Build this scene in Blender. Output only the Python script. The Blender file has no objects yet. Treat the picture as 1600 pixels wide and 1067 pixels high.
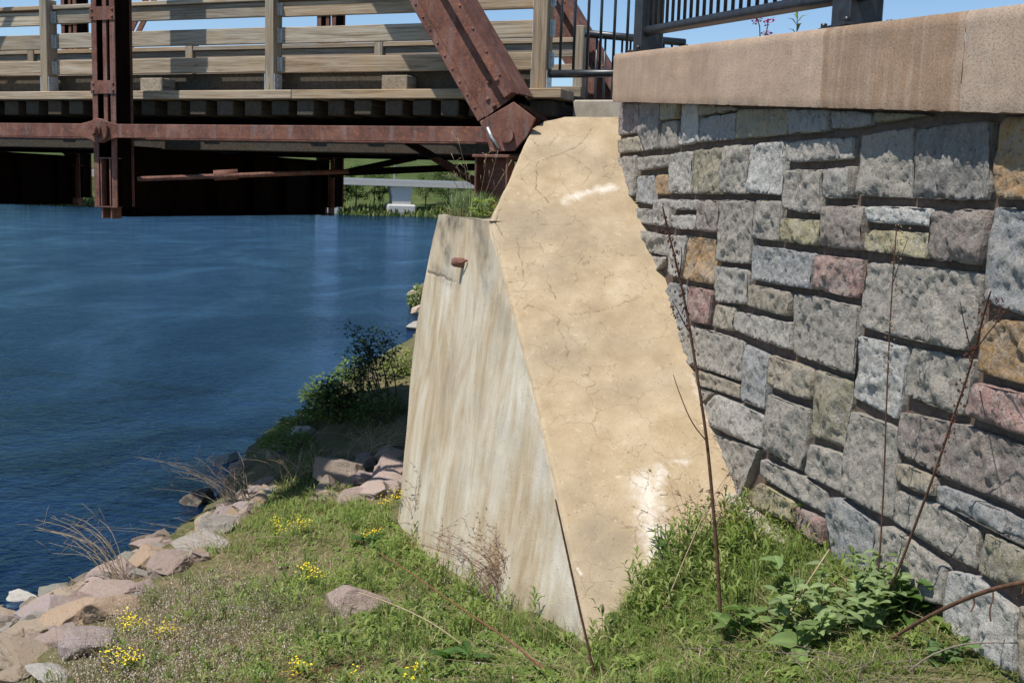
import bpy, bmesh, math, random
import numpy as np
from mathutils import Vector, Matrix, noise
from mathutils.geometry import delaunay_2d_cdt

random.seed(7)
rng = np.random.default_rng(7)
sc = bpy.context.scene
col = sc.collection

# ------------------------------------------------------------------ camera
F_PX = 1700.0
PITCH = math.radians(7.64)
ROLL = 0.031
Fv = Vector((0, math.cos(PITCH), -math.sin(PITCH)))
R0 = Vector((1, 0, 0))
U0 = Vector((0, math.sin(PITCH), math.cos(PITCH)))
Rv = math.cos(ROLL) * R0 + math.sin(ROLL) * U0
Uv = math.cos(ROLL) * U0 - math.sin(ROLL) * R0
cam_d = bpy.data.cameras.new("camera")
cam_d.sensor_fit = 'HORIZONTAL'
cam_d.sensor_width = 36.0
cam_d.lens = F_PX / 1600 * 36.0
cam_d.clip_start = 0.05
cam_d.clip_end = 4000
cam = bpy.data.objects.new("camera", cam_d)
col.objects.link(cam)
cam.matrix_world = Matrix(((Rv.x, Uv.x, -Fv.x, 0), (Rv.y, Uv.y, -Fv.y, 0), (Rv.z, Uv.z, -Fv.z, 0), (0, 0, 0, 1)))
sc.camera = cam

# ------------------------------------------------------------------ light
SUN = Vector((-0.42, -0.30, 1.0)).normalized()          # towards the sun
elev = math.asin(SUN.z)
azim = math.atan2(SUN.x, SUN.y)                            # clockwise from +Y
w = bpy.data.worlds.new("World")
sc.world = w
w.use_nodes = True
nt = w.node_tree
bg = nt.nodes["Background"]
sky = nt.nodes.new("ShaderNodeTexSky")
sky.sky_type = 'NISHITA'
sky.sun_disc = False
sky.sun_elevation = elev
sky.sun_rotation = azim
sky.air_density = 1.0
sky.dust_density = 0.0
sky.ozone_density = 5.0
nt.links.new(sky.outputs[0], bg.inputs[0])
bg.inputs[1].default_value = 0.11
sd = bpy.data.lights.new("sun", 'SUN')
sd.energy = 4.9
sd.angle = math.radians(0.5)
sd.color = (1.0, 0.95, 0.87)
so = bpy.data.objects.new("sun", sd)
col.objects.link(so)
so.rotation_euler = SUN.to_track_quat('Z', 'Y').to_euler()
sc.view_settings.view_transform = 'Standard'
sc.view_settings.look = 'None'
sc.view_settings.gamma = 1
sc.view_settings.use_curve_mapping = False
sc.view_settings.exposure = 0.28

# ------------------------------------------------------------------ helpers
def ray(px, py):
    return (Fv * F_PX + Rv * (px - 800.0) + Uv * (533.5 - py)).normalized()

def on_plane(px, py, p0, n):
    d = ray(px, py)
    return d * (Vector(p0).dot(n) / d.dot(n))

class MB:
    def __init__(self):
        self.v, self.f, self.s = [], [], []
    def add(self, vs, fs, smooth=False):
        o = len(self.v)
        self.v += [tuple(p) for p in vs]
        for f in fs:
            self.f.append(tuple(i + o for i in f)); self.s.append(smooth)
        return self
    def box(self, x0, x1, y0, y1, z0, z1):
        x0, x1 = sorted((x0, x1)); y0, y1 = sorted((y0, y1)); z0, z1 = sorted((z0, z1))
        vs = [(x0,y0,z0),(x1,y0,z0),(x1,y1,z0),(x0,y1,z0),(x0,y0,z1),(x1,y0,z1),(x1,y1,z1),(x0,y1,z1)]
        return self.add(vs, [(3,2,1,0),(4,5,6,7),(0,1,5,4),(1,2,6,5),(2,3,7,6),(3,0,4,7)])
    def prism(self, poly, axis_vec):                         # polygon (3d points) extruded by a vector
        n = len(poly); a = Vector(axis_vec)
        vs = [Vector(p) for p in poly] + [Vector(p) + a for p in poly]
        fs = [tuple(range(n - 1, -1, -1)), tuple(range(n, 2 * n))]
        fs += [(i, (i + 1) % n, n + (i + 1) % n, n + i) for i in range(n)]
        return self.add(vs, fs)
    def cyl(self, p0, p1, r0, r1=None, n=12, caps=True):
        r1 = r0 if r1 is None else r1
        p0, p1 = Vector(p0), Vector(p1); a = (p1 - p0).normalized()
        u = a.orthogonal().normalized(); v = a.cross(u)
        vs = []
        for p, r in ((p0, r0), (p1, r1)):
            for k in range(n):
                t = 2 * math.pi * k / n
                vs.append(p + (u * math.cos(t) + v * math.sin(t)) * r)
        self.add(vs, [(k, (k + 1) % n, n + (k + 1) % n, n + k) for k in range(n)], True)
        if caps:
            o = len(self.v) - 2 * n
            self.f.append(tuple(o + k for k in range(n - 1, -1, -1))); self.s.append(False)
            self.f.append(tuple(o + n + k for k in range(n))); self.s.append(False)
        return self
    def tube(self, pts, rad, n=6):                            # polyline tube with a radius per point
        pts = [Vector(p) for p in pts]; m = len(pts)
        if not hasattr(rad, '__len__'): rad = [rad] * m
        vs = []; u = None
        for i, p in enumerate(pts):
            a = (pts[min(i + 1, m - 1)] - pts[max(i - 1, 0)]).normalized()
            u = a.orthogonal().normalized() if u is None else (u - a * u.dot(a)).normalized()
            v = a.cross(u)
            for k in range(n):
                t = 2 * math.pi * k / n
                vs.append(p + (u * math.cos(t) + v * math.sin(t)) * rad[i])
        fs = [(i * n + k, i * n + (k + 1) % n, (i + 1) * n + (k + 1) % n, (i + 1) * n + k) for i in range(m - 1) for k in range(n)]
        fs += [tuple(range(n - 1, -1, -1)), tuple((m - 1) * n + k for k in range(n))]
        return self.add(vs, fs, True)
    def dome(self, c, nrm, r, n=8):                           # rivet head
        c, a = Vector(c), Vector(nrm).normalized()
        u = a.orthogonal().normalized(); v = a.cross(u)
        vs = []
        for rr, h in ((1, 0), (.75, .55)):
            for k in range(n):
                t = 2 * math.pi * k / n
                vs.append(c + (u * math.cos(t) + v * math.sin(t)) * r * rr + a * r * h)
        vs.append(c + a * r * .75)
        fs = [(k, (k + 1) % n, n + (k + 1) % n, n + k) for k in range(n)] + [(n + k, n + (k + 1) % n, 2 * n) for k in range(n)]
        return self.add(vs, fs, True)
    def build(self, name, mat, parent=None, bevel=0, world=False, color=None):
        off = Vector(parent.location) if (world and parent is not None) else Vector((0, 0, 0))
        me = bpy.data.meshes.new(name)
        me.from_pydata([tuple(Vector(p) - off) for p in self.v], [], self.f)
        me.polygons.foreach_set('use_smooth', self.s)
        me.materials.append(mat); me.update()
        return link(name, me, parent, bevel, color)

def link(name, me, parent=None, bevel=0, color=None):
    o = bpy.data.objects.new(name, me); col.objects.link(o)
    if parent is not None: o.parent = parent
    if bevel:
        b = o.modifiers.new('bevel', 'BEVEL'); b.width = bevel; b.segments = 1; b.limit_method = 'ANGLE'
    if color: o.color = (*color, 1)
    return o

def tag(o, label=None, cat=None, group=None, kind=None):
    if label: o['label'] = label
    if cat: o['category'] = cat
    if group: o['group'] = group
    if kind: o['kind'] = kind
    return o

def thing(name, label, cat, loc=(0, 0, 0), rz=0, group=None):
    o = bpy.data.objects.new(name, None); col.objects.link(o)
    o.location = loc; o.rotation_euler = (0, 0, rz); o.empty_display_size = .1
    return tag(o, label, cat, group)

def np_mesh(name, V, faces_quads=None, faces_tris=None, mat=None, parent=None, smooth=False, colors=None, attrs=None):
    V = np.asarray(V, dtype=np.float64)
    if parent is not None:
        V = V - np.array(parent.location)
    me = bpy.data.meshes.new(name)
    me.vertices.add(len(V)); me.vertices.foreach_set('co', V.ravel())
    loops, starts, tot = [], [], 0
    if faces_quads is not None and len(faces_quads):
        q = np.asarray(faces_quads); loops.append(q.ravel()); starts.append(np.arange(len(q)) * 4); tot += len(q) * 4
    if faces_tris is not None and len(faces_tris):
        t = np.asarray(faces_tris); loops.append(t.ravel()); starts.append(tot + np.arange(len(t)) * 3)
    loops = np.concatenate(loops).astype(np.int32); starts = np.concatenate(starts).astype(np.int32)
    me.loops.add(len(loops)); me.loops.foreach_set('vertex_index', loops)
    me.polygons.add(len(starts)); me.polygons.foreach_set('loop_start', starts)
    me.update(calc_edges=True)
    me.polygons.foreach_set('use_smooth', np.full(len(starts), smooth))
    if colors is not None:
        a = me.color_attributes.new('tint', 'FLOAT_COLOR', 'POINT')
        c = np.ones((len(V), 4)); c[:, :3] = colors; a.data.foreach_set('color', c.ravel())
    for k, arr in (attrs or {}).items():
        a = me.attributes.new(k, 'FLOAT', 'POINT'); a.data.foreach_set('value', np.asarray(arr, dtype=np.float32))
    if mat: me.materials.append(mat)
    me.validate()
    return link(name, me, parent)

# ------------------------------------------------------------------ materials
class NT:
    """small wrapper to write node materials briefly"""
    def __init__(self, name, rough=.8, spec=.3):
        self.m = bpy.data.materials.new(name); self.m.use_nodes = True
        self.t = self.m.node_tree; self.b = self.t.nodes['Principled BSDF']
        self.b.inputs['Roughness'].default_value = rough
        self.b.inputs['Specular IOR Level'].default_value = spec
        self.tc = self.t.nodes.new('ShaderNodeTexCoord')
    def n(self, typ, **kw):
        x = self.t.nodes.new(typ)
        for k, v in kw.items(): setattr(x, k, v)
        return x
    def l(self, a, b): self.t.links.new(a, b)
    def coords(self, scale=(1, 1, 1), rand=False, src='Object', loc=(0, 0, 0)):
        mp = self.n('ShaderNodeMapping'); mp.inputs['Scale'].default_value = scale; mp.inputs['Location'].default_value = loc
        self.l(self.tc.outputs[src], mp.inputs[0])
        if rand:
            oi = self.n('ShaderNodeObjectInfo'); ml = self.n('ShaderNodeMath', operation='MULTIPLY'); ml.inputs[1].default_value = 37.0
            self.l(oi.outputs['Random'], ml.inputs[0])
            ad = self.n('ShaderNodeVectorMath', operation='ADD'); self.l(mp.outputs[0], ad.inputs[0]); self.l(ml.outputs[0], ad.inputs[1])
            return ad.outputs[0]
        return mp.outputs[0]
    def noise(self, vec, scale, detail=5, rough=.6, dist=0):
        x = self.n('ShaderNodeTexNoise'); self.l(vec, x.inputs['Vector'])
        x.inputs['Scale'].default_value = scale; x.inputs['Detail'].default_value = detail
        x.inputs['Roughness'].default_value = rough; x.inputs['Distortion'].default_value = dist
        return x.outputs['Fac']
    def ramp(self, fac, stops, interp='LINEAR'):
        r = self.n('ShaderNodeValToRGB'); r.color_ramp.interpolation = interp
        e = r.color_ramp.elements
        while len(e) < len(stops): e.new(.5)
        for i, (p, c) in enumerate(stops):
            e[i].position = p; e[i].color = (*c, 1) if hasattr(c, '__len__') else (c, c, c, 1)
        self.l(fac, r.inputs[0]); return r.outputs[0]
    def mix(self, fac, a, b, mode='MIX'):
        x = self.n('ShaderNodeMix', data_type='RGBA', blend_type=mode)
        for s, v in ((x.inputs[0], fac), (x.inputs[6], a), (x.inputs[7], b)):
            if hasattr(v, 'is_output'): self.l(v, s)
            elif hasattr(v, '__len__'): s.default_value = (*v, 1)
            else: s.default_value = v
        return x.outputs[2]
    def math(self, op, a, b=0.0, clamp=False):
        x = self.n('ShaderNodeMath', operation=op, use_clamp=clamp)
        for s, v in ((x.inputs[0], a), (x.inputs[1], b)):
            if hasattr(v, 'is_output'): self.l(v, s)
            else: s.default_value = v
        return x.outputs[0]
    def attr(self, name, out='Fac'):
        x = self.n('ShaderNodeAttribute', attribute_name=name); return x.outputs[out]
    def bump(self, h, strength=.5, dist=.01, prev=None):
        x = self.n('ShaderNodeBump'); x.inputs['Strength'].default_value = strength; x.inputs['Distance'].default_value = dist
        self.l(h, x.inputs['Height'])
        if prev is not None: self.l(prev, x.inputs['Normal'])
        self.l(x.outputs[0], self.b.inputs['Normal']); return x.outputs[0]
    def base(self, c): self.l(c, self.b.inputs['Base Color'])

def wood(name, axis, tone=1.0, warm=0.0):
    k = NT(name, .85, .2)
    sc_ = [26, 26, 26]; sc_[axis] = 1.3
    v = k.coords(sc_, rand=True)
    g = k.noise(v, 1.0, 6, .65, 1.4)
    g2 = k.noise(k.coords([60 if i != axis else 2.0 for i in range(3)], rand=True), 1.0, 3, .7)
    lo = k.noise(k.coords((1.6, 1.6, 1.6), rand=True), 1.3, 3)
    c = k.ramp(g, [(.25, (.11*tone, .085*tone, .06*tone)), (.46, (.30*tone, .25*tone, .19*tone)), (.72, (.44*tone, .40*tone, .34*tone))])
    c = k.mix(k.ramp(lo, [(.42, 0.0), (.72, .6)]), c, (.33*tone, .225*tone, .125*tone))
    c = k.mix(k.ramp(g2, [(.32, .55), (.5, 0.0)]), c, (.09*tone, .07*tone, .05*tone))
    oi = k.n('ShaderNodeObjectInfo')
    c = k.mix(1.0, c, k.ramp(oi.outputs['Random'], [(0, (.62, .65, .68)), (.35, (.92, .82, .70)), (.65, (.85, .88, .9)), (1, (1.1, 1.08, 1.04))]), 'MULTIPLY')
    k.base(c); k.bump(k.math('ADD', g, g2), .5, .004)
    return k.m

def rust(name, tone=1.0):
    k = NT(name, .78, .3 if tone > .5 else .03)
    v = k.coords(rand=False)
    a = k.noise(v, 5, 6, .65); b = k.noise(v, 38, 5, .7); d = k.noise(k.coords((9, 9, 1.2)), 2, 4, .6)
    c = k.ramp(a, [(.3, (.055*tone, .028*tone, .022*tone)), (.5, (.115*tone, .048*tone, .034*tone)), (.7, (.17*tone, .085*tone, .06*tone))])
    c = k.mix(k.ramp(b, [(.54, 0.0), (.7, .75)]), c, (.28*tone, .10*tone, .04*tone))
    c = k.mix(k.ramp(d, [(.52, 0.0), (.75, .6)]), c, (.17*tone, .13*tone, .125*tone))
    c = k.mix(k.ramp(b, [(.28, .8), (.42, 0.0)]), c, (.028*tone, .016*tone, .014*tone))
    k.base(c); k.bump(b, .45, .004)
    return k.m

M = {}
M['rail_wood'] = wood('weathered_rail_wood', 0, 1.18)
M['post_wood'] = wood('weathered_post_wood', 2, 1.0)
M['tie_wood'] = wood('shaded_tie_wood', 1, .26)  # timber tone lowered, so shade below the sill and rails is in its colour
M['green_wood'] = wood('treated_block_wood', 1, .9)
M['rust'] = rust('rusted_steel', 1.25)
M['shaded_rust'] = rust('shaded_rusted_steel', .07)  # darker copy of the rust: shade of inner faces and underside put into the colour
def galv():
    k = NT('galvanised_steel', .45, .5); k.b.inputs['Metallic'].default_value = .5
    a = k.noise(k.coords(), 60, 4); k.base(k.ramp(a, [(.35, (.36, .39, .40)), (.65, (.56, .59, .6))])); return k.m
M['galv'] = galv()
def black_paint():
    k = NT('black_paint', .38, .5)
    a = k.noise(k.coords(), 22, 5); k.base(k.ramp(a, [(.35, (.012, .015, .018)), (.7, (.03, .035, .04))]))
    k.bump(k.noise(k.coords(), 160, 2), .08, .001); return k.m
M['black'] = black_paint()

def stone_mat():
    k = NT('split_face_stone', .93, .15)
    v = k.coords(rand=True)
    oi = k.n('ShaderNodeObjectInfo')
    a = k.noise(v, 9, 5, .65); b = k.noise(v, 48, 6, .7); d = k.noise(v, 130, 3, .7)
    s = k.noise(k.coords((40, 40, 14), rand=True), 1.5, 5, .65, .6)
    c = k.mix(k.ramp(a, [(.42, 0.0), (.68, .6)]), oi.outputs['Color'], (.40, .36, .30))
    c = k.mix(k.ramp(a, [(.26, .55), (.42, 0.0)]), c, (.20, .15, .115))
    c = k.mix(k.ramp(k.noise(v, 17, 4, .7, 1.0), [(.46, 0.0), (.66, .6)]), c, (.31, .29, .265))
    c = k.mix(k.ramp(s, [(.54, 0.0), (.72, .5)]), c, (.52, .51, .48))
    c = k.mix(k.ramp(b, [(.31, .75), (.46, 0.0)]), c, (.075, .065, .058))
    k.base(c)
    p = k.bump(k.math('ADD', k.math('MULTIPLY', b, 1.0), k.math('MULTIPLY', s, .7)), 1.0, .022)
    k.bump(d, .6, .004, p)
    return k.m
M['stone'] = stone_mat()
def mortar():
    k = NT('brown_mortar', .95, .1)
    a = k.noise(k.coords(), 30, 6, .7); k.base(k.ramp(a, [(.3, (.08, .055, .043)), (.7, (.165, .12, .092))])); k.bump(a, .6, .006); return k.m
M['mortar'] = mortar()
def cap_mat():
    k = NT('cast_cap_stone', .9, .2)
    v = k.coords(); oi = k.n('ShaderNodeObjectInfo')
    g = k.noise(v, 95, 4, .75); st = k.noise(k.coords((16, 16, 1.0)), 1.6, 5, .6); bl = k.noise(v, 3.2, 4)
    c = k.mix(k.ramp(st, [(.45, 0.0), (.72, .55)]), oi.outputs['Color'], (.47, .37, .29))
    c = k.mix(k.ramp(g, [(.3, .65), (.5, 0.0)]), c, (.13, .085, .055))
    c = k.mix(k.ramp(g, [(.56, 0.0), (.75, .4)]), c, (.5, .4, .32))
    c = k.mix(k.ramp(bl, [(.4, .3), (.6, 0.0)]), c, (.2, .15, .11))
    k.base(c); k.bump(g, .55, .006)
    return k.m
M['cap'] = cap_mat()

def tan_mat():
    k = NT('tan_coated_concrete', .92, .15)
    v = k.coords()
    f = k.noise(v, 140, 4, .75); m = k.noise(v, 5, 6, .62); l = k.noise(v, 1.4, 5, .6); sp = k.noise(v, 26, 4, .6)
    c = k.ramp(m, [(.3, (.345, .258, .16)), (.52, (.425, .33, .212)), (.75, (.49, .40, .28))])
    c = k.mix(k.ramp(l, [(.50, 0.0), (.70, .55)]), c, (.29, .235, .165))
    c = k.mix(k.ramp(f, [(.3, .5), (.48, 0.0)]), c, (.22, .15, .085))
    c = k.mix(k.ramp(sp, [(.62, 0.0), (.75, .5)]), c, (.66, .54, .38))
    dn = k.math('MULTIPLY', k.attr('dirt'), k.ramp(m, [(.25, 1.0), (.7, .35)]))
    c = k.mix(k.math('MULTIPLY', dn, .8, True), c, (.22, .19, .15))
    wn = k.math('ADD', k.attr('white'), k.math('MULTIPLY', k.math('SUBTRACT', k.noise(v, 16, 6, .7), .5), 1.5))
    c = k.mix(k.math('MULTIPLY', k.ramp(wn, [(.40, 0.0), (1.2, .72)]), k.ramp(k.attr('white'), [(.02, 0.0), (.2, 1.0)])), c, (.70, .65, .58))
    vo = k.n('ShaderNodeTexVoronoi', feature='DISTANCE_TO_EDGE'); vo.inputs['Scale'].default_value = 4.2
    wv = k.n('ShaderNodeVectorMath', operation='MULTIPLY_ADD'); nz = k.n('ShaderNodeTexNoise'); nz.inputs['Scale'].default_value = 6; nz.inputs['Detail'].default_value = 5
    k.l(v, nz.inputs['Vector']); k.l(nz.outputs['Color'], wv.inputs[0]); wv.inputs[1].default_value = (.25, .25, .25); k.l(v, wv.inputs[2]); k.l(wv.outputs[0], vo.inputs['Vector'])
    mk = k.math('MULTIPLY', k.ramp(vo.outputs['Distance'], [(0.0, 1.0), (.014, 0.0)]), k.ramp(k.noise(v, 2.3, 3), [(.42, 0.0), (.56, .7)]))
    c = k.mix(mk, c, (.17, .12, .075))
    c = k.mix(k.math('MULTIPLY', k.attr('crack'), .82, True), c, (.10, .07, .045))
    k.base(c)
    pit = k.noise(v, 70, 2, .5); c2 = k.ramp(pit, [(.68, 0.0), (.74, 1.0)])
    k.base(k.mix(k.math('MULTIPLY', c2, .5), c, (.16, .115, .07)))
    k.bump(k.math('SUBTRACT', k.math('ADD', f, k.math('MULTIPLY', sp, .6)), c2), .6, .006)
    return k.m
M['tan'] = tan_mat()
def gray_mat():
    k = NT('weathered_concrete', .93, .15)
    v = k.coords()
    st = k.noise(k.coords((6, 6, .55)), 1.1, 6, .62, .25); st2 = k.noise(k.coords((22, 22, 1.1)), 1.2, 5, .65)
    f = k.noise(v, 120, 4, .75); l = k.noise(v, 1.8, 5, .6)
    bb = k.noise(k.coords((2.6, 2.6, 1.3)), 1.0, 6, .65, .6)
    mixd = k.math('ADD', k.math('MULTIPLY', st, .36), k.math('MULTIPLY', bb, .64))
    c = k.ramp(mixd, [(.32, (.29, .20, .112)), (.43, (.44, .345, .225)), (.53, (.54, .465, .35)), (.66, (.65, .60, .505))])
    c = k.mix(k.ramp(st2, [(.54, 0.0), (.74, .4)]), c, (.36, .27, .165))
    c = k.mix(k.ramp(l, [(.46, 0.0), (.7, .4)]), c, (.33, .30, .25))
    c = k.mix(k.ramp(f, [(.3, .45), (.46, 0.0)]), c, (.2, .165, .12))
    c = k.mix(k.math('MULTIPLY', k.attr('dirt'), k.ramp(k.noise(v, 9, 5, .65), [(.3, 1.0), (.62, .1)])), c, (.09, .08, .065))
    c = k.mix(k.math('MULTIPLY', k.attr('crack'), .9, True), c, (.07, .055, .04))
    pit = k.ramp(k.noise(v, 48, 3, .6), [(.64, 0.0), (.72, 1.0)])
    k.base(k.mix(k.math('MULTIPLY', pit, .45), c, (.15, .12, .08))); k.bump(k.math('SUBTRACT', k.math('ADD', f, k.math('MULTIPLY', k.noise(v, 14, 5, .6), .8)), pit), .6, .007)
    return k.m
M['gray'] = gray_mat()
def plain_concrete(name, c0, c1):
    k = NT(name, .9, .2); v = k.coords(); a = k.noise(v, 6, 6, .65); f = k.noise(v, 120, 3, .7)
    c = k.ramp(a, [(.3, c0), (.7, c1)]); c = k.mix(k.ramp(f, [(.3, .4), (.48, 0.0)]), c, tuple(x * .45 for x in c0))
    k.base(c); k.bump(f, .4, .004); return k.m
M['backwall'] = plain_concrete('grey_concrete', (.30, .25, .19), (.46, .41, .34))
M['far_concrete'] = plain_concrete('pale_far_concrete', (.42, .40, .37), (.55, .53, .5))

def rock_mat():
    k = NT('riprap_rock', .92, .2)
    v = k.coords(rand=True); oi = k.n('ShaderNodeObjectInfo')
    a = k.noise(v, 4, 5, .65); b = k.noise(v, 22, 6, .7); d = k.noise(v, 90, 3, .7)
    c = k.mix(k.ramp(a, [(.4, 0.0), (.65, .55)]), oi.outputs['Color'], (.40, .33, .26))
    c = k.mix(k.ramp(a, [(.27, .6), (.42, 0.0)]), c, (.36, .22, .15))
    c = k.mix(k.ramp(b, [(.3, .6), (.45, 0.0)]), c, (.12, .09, .07))
    c = k.mix(k.ramp(d, [(.58, 0.0), (.75, .4)]), c, (.55, .48, .42))
    k.base(c); p = k.bump(b, .9, .03); k.bump(d, .6, .006, p); return k.m
M['rock'] = rock_mat()
def soil():
    k = NT('bank_soil', .97, .1)
    v = k.coords(); a = k.noise(v, 2.2, 6, .65); b = k.noise(v, 30, 5, .7)
    c = k.ramp(a, [(.3, (.085, .10, .035)), (.5, (.14, .13, .06)), (.72, (.24, .19, .11))])
    c = k.mix(k.ramp(b, [(.35, .6), (.55, 0.0)]), c, (.045, .035, .02))
    k.base(c); k.bump(b, .8, .03); return k.m
M['soil'] = soil()
def hill():
    k = NT('far_meadow', .95, .1)
    v = k.coords(); a = k.noise(v, .16, 6, .65); b = k.noise(v, 1.6, 5, .7)
    c = k.ramp(a, [(.3, (.035, .055, .018)), (.55, (.075, .10, .03)), (.75, (.13, .145, .055))])
    c = k.mix(k.ramp(b, [(.35, .5), (.6, 0.0)]), c, (.04, .065, .016)); k.base(c); k.bump(b, .6, .4); return k.m
M['hill'] = hill()
def tinted(name, rough=.7, trans=.42, spec=.3):
    k = NT(name, rough, spec)
    c = k.attr('tint', 'Color'); k.base(c)
    tr = k.n('ShaderNodeBsdfTranslucent'); k.l(k.mix(1.0, c, (1.0, 1.05, .55), 'MULTIPLY'), tr.inputs[0])
    mx = k.n('ShaderNodeMixShader'); mx.inputs[0].default_value = trans
    k.l(k.b.outputs[0], mx.inputs[1]); k.l(tr.outputs[0], mx.inputs[2])
    k.l(mx.outputs[0], k.t.nodes['Material Output'].inputs[0]); return k.m
M['leaf'] = tinted('green_leaf')
M['straw'] = tinted('dry_straw', .85, .15, .15)
def plain(name, c0, c1, rough=.8, scale=40):
    k = NT(name, rough, .25); a = k.noise(k.coords(), scale, 4); k.base(k.ramp(a, [(.3, c0), (.7, c1)])); k.bump(a, .4, .002); return k.m
M['bark'] = plain('dry_stem', (.07, .035, .022), (.16, .085, .05))
M['pale_stem'] = plain('pale_dry_stem', (.24, .17, .10), (.42, .33, .22))
M['red_stem'] = plain('reddish_stem', (.12, .05, .03), (.22, .10, .055))
M['twig'] = plain('grey_twig', (.14, .11, .085), (.27, .22, .18))
M['trunk'] = plain('tree_bark', (.07, .055, .04), (.15, .12, .09), .9, 4)
M['seed'] = plain('dark_seed', (.07, .025, .018), (.15, .06, .04))
M['yellow'] = plain('yellow_petal', (.65, .50, .015), (.78, .63, .03), .6)
M['pink'] = plain('pink_petal', (.42, .03, .16), (.55, .07, .25), .6)

def water():
    k = NT('river_water', .07, .5)
    v = k.coords()
    a = k.noise(k.coords((1.2, .8, 1)), 2.0, 4, .55, .8)
    b = k.noise(k.coords((3, 5, 1)), 2.4, 4, .6, .4)
    patch = k.ramp(k.noise(k.coords((.24, .13, 1), loc=(3, 1, 0)), 1.0, 5, .65, .9), [(.38, .42), (.62, 1.0)])
    h = k.math('MULTIPLY', k.math('ADD', a, k.math('MULTIPLY', b, .6)), patch)
    bp = k.n('ShaderNodeBump'); bp.inputs['Strength'].default_value = .9; bp.inputs['Distance'].default_value = .085; k.l(h, bp.inputs['Height'])
    df = k.n('ShaderNodeBsdfDiffuse'); df.inputs[0].default_value = (.002, .007, .024, 1)
    gl = k.n('ShaderNodeBsdfGlossy'); gl.inputs['Color'].default_value = (.47, .74, 1.0, 1); gl.inputs['Roughness'].default_value = .07
    fr = k.n('ShaderNodeFresnel'); fr.inputs['IOR'].default_value = 1.30
    mx = k.n('ShaderNodeMixShader')
    for n_ in (gl, fr): k.l(bp.outputs[0], n_.inputs['Normal'])
    k.l(fr.outputs[0], mx.inputs[0]); k.l(df.outputs[0], mx.inputs[1]); k.l(gl.outputs[0], mx.inputs[2])
    k.l(mx.outputs[0], k.t.nodes['Material Output'].inputs[0])
    return k.m
M['water'] = water()
# ------------------------------------------------------------------ terrain
CTRL = np.array([
 (1.9,3.4,-1.48),(1.65,3.4,-1.50),(1.25,5.5,-1.62),(1.6,2,-1.58),(1.5,4.4,-1.50),(2.2,1,-1.6),(0.5,0,-1.65),
 (.36,4.85,-2.13),(.74,5.26,-1.83),(1.0,4.4,-1.68),(.6,3.8,-1.9),
 (0.0,6.14,-2.40),(-.55,7.69,-2.66),(-.88,8.6,-2.66),(-.7,7.2,-2.62),
 (-.26,4.5,-2.12),(-1.45,4.93,-2.34),(-2.6,5.57,-2.68),(-1.2,6.5,-2.56),(-1.9,8,-2.9),(-1.6,10,-2.95),
 (-3.6,7.7,-3.22),(-3.3,9.4,-3.35),(-2.9,10.5,-3.28),(-3.0,7.0,-2.95),(-2.2,6.6,-2.72),(-2.4,9.2,-3.05),
 (-4.35,9.2,-3.72),(-3.75,10.9,-3.72),(-4.6,7.4,-3.75),(-3.75,15.7,-3.68),(-3.25,18.2,-3.66),(-2.55,26,-3.66),(-3.6,13,-3.7),
 (-5.5,9.2,-4.5),(-5.0,12,-4.5),(-5.2,16,-4.5),(-4.6,20,-4.4),(-4.2,26,-4.4),(-6.5,7,-4.6),(-5.5,4.5,-4.3),(-4.2,5.0,-3.4),
 (-1.6,11.5,-2.95),(-1.26,11.9,-2.8),(-2.6,13,-3.05),(-2.2,15,-2.75),(-1.4,16,-2.35),(-.9,14,-2.5),(-1.9,19,-2.75),(-2.6,20,-3.15),
 (3,12,-1.6),(5,12,-.6),(3,20,-.4),(6,20,.5),(-.2,20,-1.6),(-1,40,-1.8),(-2.6,40,-2.9),(-3.75,41,-3.66),(-3.9,33,-4.1),(-3.0,33,-3.66),(-4.5,48,-4.2),(-5,40,-4.4),(5,40,.4),
 (-8,60,-4.5),(-4,60,-3.6),(2,60,-1),(9,60,.6),(-12,40,-4.8),(-12,10,-4.8),(-12,90,-4.8),(0,90,-3.6),(8,90,-.6),(0,130,-4.6),(14,130,-1),(20,90,.5),(20,30,.7),(30,150,-1.5),
 (-3,0,-2.4),(-6,1,-3.5),(-10,2,-4.6),(0,-4,-1.6),(4,-4,-1.6),(-6,-4,-3.0)], dtype=float)
def _phi(r): return r
_P = CTRL[:, :2]; _S = np.array([1.0, .75])
def _dist(a, b): return np.sqrt((((a[:, None, :] - b[None, :, :]) * _S) ** 2).sum(-1))
_n = len(_P)
_A = np.zeros((_n + 3, _n + 3)); _A[:_n, :_n] = _dist(_P, _P) - np.eye(_n) * .02
_A[:_n, _n] = 1; _A[:_n, _n+1:] = _P; _A[_n:, :_n] = _A[:_n, _n:].T
_W = np.linalg.solve(_A, np.concatenate([CTRL[:, 2], [0, 0, 0]]))
def ground(x, y):
    x = np.atleast_1d(np.asarray(x, float)); y = np.atleast_1d(np.asarray(y, float))
    out = np.empty(len(x))
    for i in range(0, len(x), 20000):
        q = np.stack([x[i:i+20000], y[i:i+20000]], 1)
        out[i:i+20000] = _dist(q, _P) @ _W[:_n] + _W[_n] + q @ _W[_n+1:]
    b = .022 * np.sin(x * 5.3 + 1.7 * np.sin(y * 3.1)) * np.cos(y * 4.1 + x * 1.3) + .012 * np.sin(x * 13 + y * 9) * np.sin(y * 15 - x * 4)
    return np.minimum(out + b, .45)
def g1(x, y): return float(ground(x, y)[0])
def to_ground(px, py, lift=0.0):
    d = ray(px, py); t = 2.0; st = .05
    while t < 200:
        p = d * t
        if p.z < g1(p.x, p.y) + lift: break
        t += st; st = min(st * 1.01, .5)
    return d * t

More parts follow.
